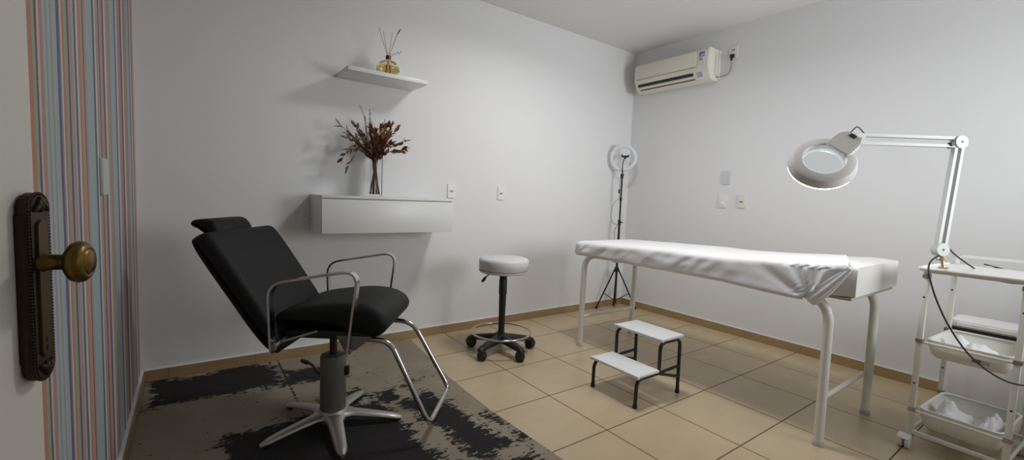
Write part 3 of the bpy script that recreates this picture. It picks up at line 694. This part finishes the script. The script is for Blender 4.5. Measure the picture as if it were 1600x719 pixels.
bm = NB(); Mx = Matrix.Translation(ph+vd*.02) @ Matrix(((ax.x, vd.x, 0, 0), (ax.y, vd.y, 0, 0), (ax.z, vd.z, 1, 0), (0, 0, 0, 1)))
box(bm, (-.034, -.008, -.010), (.034, .008, .010), .003, Mx); box(bm, (-.038, -.008, -.010), (-.028, .02, .026), .003, Mx); box(bm, (.028, -.008, -.010), (.038, .02, .020), .003, Mx); box(bm, (-.012, -.010, -.026), (.012, .010, -.008), .003, Mx); obj('phone_clamp', bm, BLACKPL, RL)
bm = NB(); P = spline([tuple(V(0, 0, 1.45)-ax*.014), tuple(V(0, 0, 1.33)-ax*.018), tuple(V(0, 0, 1.20)-ax*.020), tuple(V(0, 0, 1.12)-ax*.075), tuple(V(0, 0, .99)-ax*.09), tuple(V(0, 0, .92)-ax*.06), tuple(V(0, 0, .91)-ax*.017), tuple(V(0, 0, .86)-ax*.04), tuple(V(0, 0, .70)-ax*.045), tuple(V(0, 0, .50)-ax*.05)], 6, False)
tube(bm, P, .0022, 6); obj('power_cord', bm, BLACKPL, RL)
bm = NB(); box(bm, tuple(V(0, 0, 1.24)-ax*.021-V(.007, .007, 0)), tuple(V(0, 0, 1.285)-ax*.021+V(.007, .007, 0)), .003); obj('inline_control', bm, BLACKPL, RL)

# ---------------------------------------------------------------- massage bed
BX0, BX1, BY0, BY1 = .792, 1.462, -1.642, .172
def top_z(y): # mattress top along the bed
    u = (y-BY1)/(BY0-BY1)
    return .822+.030*min(u/.45, 1)+ (.062*((u-.55)/.45)**1.3 if u > .55 else 0)
BD = thing('massage_bed', 'white treatment bed on painted tubular legs along the right wall', 'treatment bed', ((BX0+BX1)/2, (BY0+BY1)/2, 0))
def B(bm, nm, m, ang=35, par=BD): o = obj(nm, bm, m, par, ang); loc(o, BD); return o
bm = NB(); N = 28; rings = []
r = .018
for i in range(N+1):
    y = BY1+(BY0-BY1)*i/N; zt2 = top_z(y); ins = 0
    e = min(i, N-i)
    ins = [.012, .004, 0][e] if e < 3 else 0
    a, b, c, d_ = BX0+ins, BX1-ins, .752+ins*.6, zt2-ins*1.2
    ring = []
    for cx_, cz_, a0 in ((b-r, d_-r, 0), (a+r, d_-r, PI/2), (a+r*.4, c+r*.4, PI), (b-r*.4, c+r*.4, 1.5*PI)):
        rr2 = r if a0 < 2 else r*.4
        for k in range(5): ring.append(bm.verts.new((cx_+rr2*math.cos(a0+PI/2*k/4), y+(0.004 if i == 0 else (-.004 if i == N else 0)), cz_+rr2*math.sin(a0+PI/2*k/4))))
    rings.append(ring)
n = len(rings[0])
for A_, B_ in zip(rings, rings[1:]):
    for k in range(n): bm.faces.new((A_[k], A_[(k+1) % n], B_[(k+1) % n], B_[k]))
bm.faces.new(rings[0][::-1]); bm.faces.new(rings[-1]); B(bm, 'mattress', VINYL, 50)
bm = NB(); box(bm, (BX0+.012, BY0+.01, .738), (BX1-.012, BY1-.01, .752), .002); B(bm, 'bed_board', mat('raw_board_edge', (186, 176, 158), .6))
fr = []
for (x, yn, yf) in ((.80, -1.545, .095), (1.432, -1.56, .10)):
    P = fillet([(x, yn-.012, .002), (x, yn-.006, .735), (x, yn+.26, .741)], .17, 9)
    bm = NB(); tube(bm, P, .0215, 18); B(bm, 'leg', WHITEMETAL, 60)
    P = fillet([(x, yf+.012, .002), (x, yf+.006, .735), (x, yf-.26, .741)], .17, 9)
    bm = NB(); tube(bm, P, .0215, 18); B(bm, 'leg', WHITEMETAL, 60)
    bm = NB(); cyl(bm, (x, yn+.25, .741), (x, yf-.25, .741), .0205, 16); B(bm, 'side_rail', WHITEMETAL, 60)
    for yy_ in (yn-.012, yf+.012):
        bm = NB(); lathe(bm, [(0, .001), (.0245, .001), (.0245, .018), (.0216, .024), (0, .024)], 18, Matrix.Translation((x, yy_, 0))); B(bm, 'foot_cap', GREYPL)
for y, x0, x1 in ((-1.552, .80, 1.432), (.104, .80, 1.432)):
    bm = NB(); cyl(bm, (x0+.018, y, .235), (x1-.018, y, .235), .0125, 14); B(bm, 'cross_bar', WHITEMETAL, 60)
for y in (-1.2, -.2):
    bm = NB(); box(bm, (.80, y-.015, .712), (1.43, y+.015, .738), .002); B(bm, 'support_slat', WHITEMETAL)
# sheet
random.seed(2)
NU, NV = 150, 64
def prof_pt(v, y):
    """v 0..1: right side hem -> over the top -> left side -> tucked under"""
    zt2 = top_z(y)+.004; xl, xr = BX0-.006, BX1+.006; rr3 = .024
    segs = [((xr, zt2-.045), (xr, zt2-rr3)), None, ((xr-rr3, zt2), (xl+rr3, zt2)), None, ((xl, zt2-rr3), (xl, .735)), ((xl, .735), (xl+.012, .727))]
    Ls = [.021+.0, .038, (xr-xl)-2*rr3, .038, zt2-rr3-.735, .014]
    tot_ = sum(Ls); s_ = v*tot_
    for i, L_ in enumerate(Ls):
        if s_ <= L_ or i == 5:
            f = min(s_/L_, 1)
            if i == 1: a = f*PI/2; return V(xr-rr3+rr3*math.cos(a), y, zt2-rr3+rr3*math.sin(a)), i
            if i == 3: a = PI/2+f*PI/2; return V(xl+rr3+rr3*math.cos(a), y, zt2-rr3+rr3*math.sin(a)), i
            (x0, z0), (x1, z1) = segs[i]; return V(x0+(x1-x0)*f, y, z0+(z1-z0)*f), i
        s_ -= L_
bm = NB(); grid = []
for j in range(NV+1):
    v = j/NV; row = []
    for i in range(NU+1):
        u = i/NU
        p0, sg_ = prof_pt(v, -.6)
        # near hem: runs diagonally over the top and cuts back down the left side
        if sg_ <= 1: yend = -1.40
        elif sg_ == 2: f = (BX1-p0.x)/(BX1-BX0); yend = -1.40-.23*f
        else: f = min(max((top_z(-1.5)-p0.z)/.16, 0), 1); yend = -1.632+.19*f
        yst = BY1+.008
        y = yst+(yend-yst)*u
        p, sg_ = prof_pt(v, y)
        # folds
        gath = V(BX0-.004, -1.475, .735)           # gathered, twisted corner
        side = 1 if sg_ >= 3 else 0
        w1 = noise.noise(V(y*7, p.z*16, 3.1))*.5+noise.noise(V(y*19+p.z*22, p.z*8, 7.7))*.35
        damp = min(1, (1-u)*30)*min(1, u*40)
        if sg_ == 2:
            q = (p.x-BX0)/(BX1-BX0)
            amp = .0025+.007*max(0, 1-q*3)
            p.z += amp*(noise.noise(V(p.x*5+y*2, y*4.5, .5))+.5*noise.noise(V(p.x*11, y*9, 4)))+.004*max(0, 1-q*4)
            p.z += .006*math.sin((p.x-BX0)*30+y*3)*max(0, noise.noise(V(y*1.6, 2, 1)))*max(0, 1-q*2)
            p.z += .003
        elif sg_ >= 3:
            hgt_ = min(max((p.z-.742)/.13, 0), 1)
            p.x -= .010+.016*w1*(.4+math.sin(hgt_*PI))
            dn = V(0, y-gath.y, p.z-gath.z)         # pleats radiating from the gather near the head end
            rad = math.hypot(dn.y, dn.z); ang = math.atan2(dn.z, dn.y+1e-6)
            k = math.exp(-(rad/.30)**2)
            p.x += .016*w1*(.4+math.sin(hgt_*PI))*min(1, k*1.6)
            p.x -= .0075*k*(math.sin(ang*10+.6)+.35*math.sin(ang*23+1))*min(1, rad/.06)
            p.x -= .008*k
            dn2 = V(0, y-.17, p.z-.742); rad2 = math.hypot(dn2.y, dn2.z); k2 = math.exp(-(rad2/.17)**2)   # smaller gather at the foot end
            p.x -= .007*k2*math.sin(math.atan2(dn2.z, -dn2.y+1e-6)*11)*min(1, rad2/.04)
            p.z += -.022*k*(1-hgt_) + .006*noise.noise(V(y*3, 1, 9))*(1-hgt_)
        row.append(bm.verts.new(p))
    grid.append(row)
for j in range(NV):
    for i in range(NU): bm.faces.new((grid[j][i], grid[j][i+1], grid[j+1][i+1], grid[j+1][i]))
# foot-end drop and gathered knot
foot = [grid[j][0].co.copy() for j in range(NV+1)]
f0 = [grid[j][0] for j in range(NV+1)]; prev = f0
for k in range(1, 6):
    cur = []
    for j in range(NV+1):
        q = foot[j].copy(); t_ = k/5
        q.z = q.z+(max(.745, q.z-.10)-q.z)*t_; q.y += .006*math.sin(t_*PI/2)+.003*noise.noise(V(q.x*20, q.z*20, 1)); cur.append(bm.verts.new(q))
    for j in range(NV): bm.faces.new((prev[j], prev[j+1], cur[j+1], cur[j]))
    prev = cur
sh = obj('bed_sheet', bm, SHEET, ang=180); tag(sh, 'rumpled white cotton sheet tucked over the treatment bed', 'bed sheet')
so = sh.modifiers.new('solid', 'SOLIDIFY'); so.thickness = .0015; so.offset = 1
bm = NB()   # twisted corner tied around the leg bend
rings = []
C0 = [V(BX0-.012, -1.622, .898), V(BX0-.017, -1.585, .850), V(BX0-.020, -1.540, .795), V(BX0-.019, -1.500, .748), V(BX0-.008, -1.472, .716), V(BX0+.006, -1.462, .704)]
Pk = spline(C0, 6, False); nk = len(Pk)
for i, p in enumerate(Pk):
    u = i/(nk-1); d_ = (Pk[min(i+1, nk-1)]-Pk[max(i-1, 0)]).normalized(); S = V(1, 0, 0); Tn = d_.cross(S).normalized(); wd = .012+.026*min(u*2.2, 1)-.010*max(0, u-.6)*2.5; th = .003+.008*min(1, u*1.6)
    ring = []
    for q in range(28):
        b = 2*PI*q/28; wr = 1+.35*math.sin(math.cos(b)*9+u*1.5); ring.append(bm.verts.new(p+Tn*wd*math.cos(b)+S*th*math.sin(b)*wr))
    rings.append(ring)
for A_, B_ in zip(rings, rings[1:]):
    for q in range(28): bm.faces.new((A_[q], A_[(q+1) % 28], B_[(q+1) % 28], B_[q]))
bm.faces.new(rings[0][::-1]); bm.faces.new(rings[-1]); obj('twisted_corner', bm, SHEET, sh, 180)

# ---------------------------------------------------------------- two-step stool
SP = thing('step_stool', 'two-step stool with white treads and black tubular legs beside the bed', 'step stool', (.515, -.66, 0), math.radians(-1))
def Sx(bm, nm, m, ang=40): return obj(nm, bm, m, SP, ang)
x0, x1, x2 = -.205, -.008, .205; yh = .165
for xa, xb, z in ((x0, x1-.004, .190), (x1+.002, x2+.006, .370)):
    bm = NB(); box(bm, (xa-.004, -yh-.016, z-.016), (xb, yh+.016, z), .004); o_ = Sx(bm, 'tread', mat('white_laminate', (226, 229, 230), .4))
    for yy_ in (-1, 1):
        bm = NB(); box(bm, (xa-.006, yy_*(yh+.013)-.008, z-.017), (xa+.012, yy_*(yh+.013)+.008, z+.0012), .003); obj('corner_guard', bm, PLASTIC, o_)
for sy in (-1, 1):
    y = sy*yh
    bm = NB(); tube(bm, fillet([(x0+.010, y, .002), (x0+.012, y, .164), (x1+.012, y, .164)], .05, 7), .0105, 12); Sx(bm, 'front_leg', BLACKMETAL, 60)
    bm = NB(); tube(bm, fillet([(x1+.012, y, .160), (x1+.010, y, .344), (x2-.012, y, .344), (x2-.004, y, .002)], .05, 7), .0105, 12); Sx(bm, 'rear_leg', BLACKMETAL, 60)
    bm = NB(); cyl(bm, (x1+.012, y, .164), (x2-.008, y, .172), .009, 10); cyl(bm, (x1+.012, y, .160), (x2-.006, y, .105), .009, 10); Sx(bm, 'side_brace', BLACKMETAL, 60)
    for xx in (x0+.010, x2-.004):
        bm = NB(); lathe(bm, [(0, .001), (.0135, .001), (.0125, .022), (0, .024)], 14, Matrix.Translation((xx, y, 0))); Sx(bm, 'rubber_foot', BLACKPL)

# ---------------------------------------------------------------- trolley
TR = thing('utility_trolley', 'white three-tier wheeled trolley with plastic trays at the head of the bed', 'trolley', (1.39, -1.99, 0), math.radians(-3.8))
# local: x along the long side (away to the right), y across (positive = towards the bed)
lx, ly = .218, .161
def T_(bm, nm, m, par=TR, ang=40): return obj(nm, bm, m, par, ang)
for sx in (-1, 1):
    for sy in (-1, 1):
        bm = NB(); box(bm, (sx*lx-.011, sy*ly-.011, .052), (sx*lx+.011, sy*ly+.011, .895), .0015); po = T_(bm, 'post', WHITEMETAL)
        for z in (.33, .76):
            bm = NB(); cyl(bm, (sx*lx-.0118, sy*ly, z), (sx*lx-.0105, sy*ly, z), .0045, 10); obj('screw_hole', bm, DARKHOLE, po)
        for z in (.197, .545, .865):
            bm = NB(); box(bm, (sx*lx-.014, sy*ly-.014, z-.012), (sx*lx+.014, sy*ly+.014, z+.008), .002); cyl(bm, (sx*lx-.024, sy*ly, z), (sx*lx-.012, sy*ly, z), .009, 12); obj('clamp', bm, STEEL, po)
        bm = NB(); ccx, ccy = sx*lx-.020, sy*ly+.008
        for s_ in (-1, 1):
            Mx = Matrix.Translation((ccx, ccy+s_*.014, .032)) @ Matrix.Rotation(PI/2, 4, 'X'); lathe(bm, [(0, -.010), (.026, -.010), (.032, -.006), (.032, .006), (.026, .010), (0, .010)], 22, Mx)
        tube(bm, [(ccx+.034*math.cos(q), ccy, .032+.035*math.sin(q)) for q in [.2+2.4*i/8 for i in range(9)]], 0, rect=(.005, .050), upv=(0, 1, 0)); cyl(bm, (sx*lx-.01, sy*ly, .05), (sx*lx-.01, sy*ly, .062), .009); obj('caster', bm, PLASTIC, po, 50)
for sx in (-1, 1):
    bm = NB(); box(bm, (sx*lx-.009, -ly+.011, .075), (sx*lx+.009, ly-.011, .093), .0015); T_(bm, 'frame_bar', WHITEMETAL)
    for z in (.19, .538, .885):
        bm = NB(); cyl(bm, (sx*lx, -ly+.01, z), (sx*lx, ly-.01, z), .006, 10); T_(bm, 'tray_rod', WHITEMETAL)
for sy in (-1, 1):
    bm = NB(); cyl(bm, (-lx+.01, sy*ly, .086), (lx-.01, sy*ly, .086), .008, 10); T_(bm, 'frame_bar', WHITEMETAL)
def tray(zrim, depth, taper, nm, w2, h2, lip=.010):
    bm = NB(); o1 = rrect(2*w2, 2*h2, .035, 6); rings = []
    def ring(sc, z): return [bm.verts.new((p[0]-math.copysign(min(sc, abs(p[0])), p[0]) if True else 0, p[1]-math.copysign(min(sc, abs(p[1])), p[1]), z)) for p in o1]
    prof_ = [(-lip, zrim-.006), (-lip, zrim), (0, zrim), (taper*.25, zrim-depth*.25), (taper, zrim-depth+.02), (taper+.012, zrim-depth+.004), (taper+.03, zrim-depth), (taper+.03, zrim-depth-.003), (taper+.006, zrim-depth-.002), (taper-.006, zrim-depth+.014), (taper*.25-.004, zrim-depth*.25), (-.004, zrim-.004), (-lip+.002, zrim-.006)]
    rings = [ring(s_, z) for s_, z in prof_]; n = len(o1)
    for a, b in zip(rings, rings[1:]):
        for k in range(n): bm.faces.new((a[k], a[(k+1) % n], b[(k+1) % n], b[k]))
    bm.faces.new(rings[6]); bm.faces.new(rings[7][::-1])
    return T_(bm, nm, BINP, ang=50)
t1 = tray(.552, .085, .022, 'middle_tray', lx-.020, ly-.014)
t2 = tray(.205, .100, .022, 'lower_tray', lx-.020, ly-.014)
bm = NB(); box(bm, (-lx-.006+.0, -.045, .497), (-lx+.012, .020, .520)); o_ = None; bm.free()
bm = NB(); xs = -lx+.020+.0
Mx = Matrix.Translation((-lx+.0275, -.045, .502)) @ Matrix.Rotation(math.radians(14), 4, 'Y'); box(bm, (-.0015, -.030, -.011), (.0015, .030, .011), .0004, Mx); sk = obj('sticker', bm, mat('printed_sticker', (158, 150, 140), .5), t1); sk['label'] = 'small grey printed sticker'
bm = NB(); box(bm, (-.0022, -.002, -.006), (-.0012, .025, .007), 0, Mx); obj('print', bm, GREYDK, sk)
bm = NB(); polyprism(bm, rrect(2*lx+.085, 2*ly+.06, .045, 6), .888, .900, 'z', .004)
o1 = rrect(2*lx+.085, 2*ly+.06, .045, 6); tube(bm, [(p[0], p[1], .901) for p in o1], .006, 8, closed=True); T_(bm, 'top_tray', PLASTIC, ang=50)
bm = NB(); hx = lx+.02; tube(bm, fillet([(hx, ly, .902), (hx, ly-.006, .945), (hx, -ly+.006, .945), (hx, -ly, .902)], .03, 6), 0, rect=(.012, .030), upv=(1, 0, 0)); T_(bm, 'guard_rail', PLASTIC, ang=50)

def crumple(name, label, cat, cx_, cy_, z, sx, sy, sd, h=.03, parm=TR.matrix_basis):
    t = bmesh.new(); n = 22; gr = []
    for i in range(n+1):
        row = []
        for j in range(n+1):
            u, v = i/n*2-1, j/n*2-1
            ed = 1+.12*noise.noise(V(u*2+sd, v*2, sd)); zz = h*(.5+.5*noise.noise(V(u*1.2+sd, v*1.3, sd*2))+.16*noise.noise(V(u*3, v*3+sd, 1)))*(1-.5*max(abs(u), abs(v))**3)
            row.append(t.verts.new((u*sx*ed, v*sy*ed, max(zz, .002))))
        gr.append(row)
    for i in range(n):
        for j in range(n): t.faces.new((gr[i][j], gr[i+1][j], gr[i+1][j+1], gr[i][j+1]))
    o = obj(name, t, PAPER, ang=180); o.matrix_basis = Matrix.Translation(TR.location) @ Matrix.Rotation(TR.rotation_euler.z, 4, 'Z') @ Matrix.Translation((cx_, cy_, z))
    s_ = o.modifiers.new('solid', 'SOLIDIFY'); s_.thickness = .001
    return tag(o, label, cat)
crumple('tissue_sheet', 'crumpled white tissue lying in the trolley lower tray, nearer the bed', 'tissue', -.075, .050, .112, .100, .066, 1.3, .15)
crumple('tissue_sheet', 'crumpled white tissue in the trolley lower tray, right of the other tissue', 'tissue', -.02, -.078, .112, .135, .038, 4.1, .15)
crumple('folded_cloth', 'white folded cloth lying in the trolley middle tray', 'cloth', -.06, .01, .471, .12, .092, 7.7, .13)

# ---------------------------------------------------------------- white bin behind the trolley
PB = thing('pedal_bin', 'white lidded bin with a black rim on the floor behind the trolley', 'bin', (1.975, -1.965, 0))
bm = NB(); polyprism(bm, rrect(.25, .31, .05, 6), .002, .505, 'z', .004); obj('bin_body', bm, PLASTIC, PB, 50)
bm = NB(); polyprism(bm, rrect(.258, .318, .05, 6), .505, .522, 'z', .003); obj('rim', bm, BLACKPL, PB, 50)
bm = NB(); t = rrect(.262, .322, .05, 6); polyprism(bm, t, .522, .560, 'z', .010); obj('lid', bm, PLASTIC, PB, 50)

# ---------------------------------------------------------------- magnifier lamp
LB = V(1.178, -1.850, .996); LE = V(1.262, -1.858, 1.508); LJ = V(.852, -1.580, 1.502)
LM = thing('magnifier_lamp', 'white ring magnifier lamp on a jointed arm clamped to the trolley', 'magnifier lamp', (1.185, -1.868, .907))
def Lo(bm, nm, m, par=LM, ang=40): o = obj(nm, bm, m, par, ang); (loc(o, LM) if par is LM else None); return o
pn = (LE-LB).cross(LJ-LE).normalized()
if pn.x > 0: pn = -pn
def arm(a, b, nm, sep):
    d_ = (b-a).normalized(); s_ = d_.cross(pn).normalized()
    bm = NB()
    for k in (-1, 1): tube(bm, [a+s_*k*sep+d_*.02, b+s_*k*sep-d_*.02], 0, rect=(.022, .014), upv=pn.cross(d_))
    return Lo(bm, nm, GREYPL)
arm(LB, LE, 'lower_arm', .016)
arm(LE, LJ, 'upper_arm', .019)
for P_, r_, nm in ((LB, .031, 'base_joint'), (LE, .031, 'elbow_joint'), (LJ, .028, 'head_joint')):
    bm = NB(); cyl(bm, P_-pn*.017, P_+pn*.017, r_, 28); jo = Lo(bm, nm, GREYPL)
    bm = NB(); cyl(bm, P_+pn*.016, P_+pn*.0185, .005, 12); sc_ = Lo(bm, 'screw', GREYDK, LM)
bm = NB(); q = LE+(LJ-LE).normalized()*.045; cyl(bm, q-V(0, 0, .03), q-V(0, 0, .003), .007, 10); cyl(bm, q+pn*.002-V(0, 0, .012), q+pn*.02-V(0, 0, .012), .010, 12); Lo(bm, 'tension_knob', BLACKPL)
bm = NB(); cyl(bm, (1.185, -1.868, .907), (1.182, -1.858, .965), .008, 12); lathe(bm, [(0, .945), (.019, .945), (.022, .955), (.015, .966), (0, .967)], 18, Matrix.Translation((1.182, -1.858, 0))); box(bm, (1.165, -1.885, .9068), (1.205, -1.851, .914), .002); Lo(bm, 'clamp', mat('aged_brass_clamp', (188, 176, 146), .35, .6))
# head
HC = V(0.690, -1.503, 1.389)
hn = V(-0.7126, -0.4333, 0.5482).normalized()          # top side of the head
toj = (LJ-HC); hx_ = (toj-hn*toj.dot(hn)).normalized(); hy_ = hn.cross(hx_)
HM = Matrix(((hx_.x, hy_.x, hn.x, HC.x), (hx_.y, hy_.y, hn.y, HC.y), (hx_.z, hy_.z, hn.z, HC.z), (0, 0, 0, 1)))
bm = NB(); lathe_closed(bm, [(.082, .016), (.088, .021), (.112, .019), (.126, .012), (.134, -.002), (.140, -.026), (.137, -.028), (.082, -.028)], 64, HM); Lo(bm, 'lamp_head', mat('lamp_head_white', (214, 212, 210), .4), ang=30)
bm = NB(); lathe_closed(bm, [(.084, -.0285), (.1365, -.0285), (.1385, -.032), (.135, -.0355), (.088, -.0355)], 64, HM); Lo(bm, 'led_ring', LED)
bm = NB(); lathe(bm, [(0, .004), (.05, .003), (.081, .0), (.081, -.006), (.05, -.009), (0, -.010)], 48, HM); Lo(bm, 'magnifier_lens', glass('lens_glass', (240, 246, 246), 0, 1.04), ang=60)
bm = NB(); Pp = [(.066, -.050), (.076, -.060), (.140, -.056), (.172, -.036), (.174, .036), (.140, .056), (.076, .060), (.066, .050)]
t = bmesh.new(); A1 = [t.verts.new((p[0], p[1], .012)) for p in Pp]; B1 = [t.verts.new((p[0]*.96+.005, p[1]*.9, .046 if p[0] > .1 else .030)) for p in Pp]
for k in range(8): t.faces.new((A1[k], A1[(k+1) % 8], B1[(k+1) % 8], B1[k]))
t.faces.new(A1[::-1]); t.faces.new(B1); bmesh.ops.recalc_face_normals(t, faces=t.faces[:]); bmesh.ops.bevel(t, geom=t.edges[:], offset=.004, segments=2, affect='EDGES'); merge(bm, t, HM); Lo(bm, 'control_box', mat('control_box_white', (216, 214, 212), .4))
bm = NB(); box(bm, (.148, -.014, .044), (.166, .014, .049), .001, HM); Lo(bm, 'rocker_switch', BLACKPL)
bm = NB(); a_ = HM @ V(.172, 0, .02); tube(bm, [a_, a_.lerp(LJ, .5), LJ], .011, 12); Lo(bm, 'neck', GREYDK)
bm = NB(); tube(bm, spline([tuple(HM @ V(.16, .02, .04)), tuple((HM @ V(.19, .02, .06)).lerp(LJ, .5)+V(0, 0, .03)), tuple(LJ+V(0, 0, .027)+(LE-LJ).normalized()*.03)], 6, False), .003, 8); Lo(bm, 'head_cable', GREYDK)
# cables
cp1 = [V(1.171, -1.856, 0.973), V(1.079, -1.842, 0.946), V(1.028, -1.847, 0.899), V(1.026, -1.880, 0.787), V(1.032, -1.933, 0.667), V(1.047, -2.005, 0.555), V(1.104, -2.091, 0.474), V(1.173, -2.169, 0.451), V(1.306, -2.289, 0.475)]
cp2 = [V(1.227, -1.856, 1.026), V(1.322, -1.881, 0.970), V(1.450, -1.930, 0.906), V(1.527, -1.991, 0.853), V(1.655, -2.087, 0.834), V(1.888, -2.255, 0.858)]
for c in (cp1, cp2):
    e = c[-1]; c += [V(e.x+.05, e.y-.20, .55), V(e.x+.05, e.y-.30, .06), V(e.x+.02, e.y-.45, .006)]
    bm = NB(); tube(bm, spline([tuple(p) for p in c], 8, False), .0036, 8); Lo(bm, 'power_cord', BLACKPL, ang=60)
bm = NB(); c = [V(1.671, -1.942, 0.911), V(1.640, -2.008, 0.899), V(1.656, -2.084, 0.875), V(1.651, -2.206, 0.850)]; e = c[-1]; c += [V(e.x, e.y-.15, .5), V(e.x, e.y-.3, .006)]
tube(bm, spline([tuple(p) for p in c], 8, False), .0034, 8); Lo(bm, 'power_cord', BLACKPL, ang=60)

# ---------------------------------------------------------------- ceiling lamp (just above the frame)
CLm = thing('ceiling_light', 'round white ceiling light above the middle of the room', 'ceiling light', (.42, -.48, H))
bm = NB(); lathe(bm, [(0, 0), (.20, 0), (.205, -.006), (.205, -.026), (.185, -.030), (0, -.030)], 48); obj('rim', bm, WHITE, CLm)
bm = NB(); lathe(bm, [(0, -.0305), (.184, -.0305), (.18, -.036), (0, -.038)], 48); obj('diffuser', bm, PANEL, CLm)
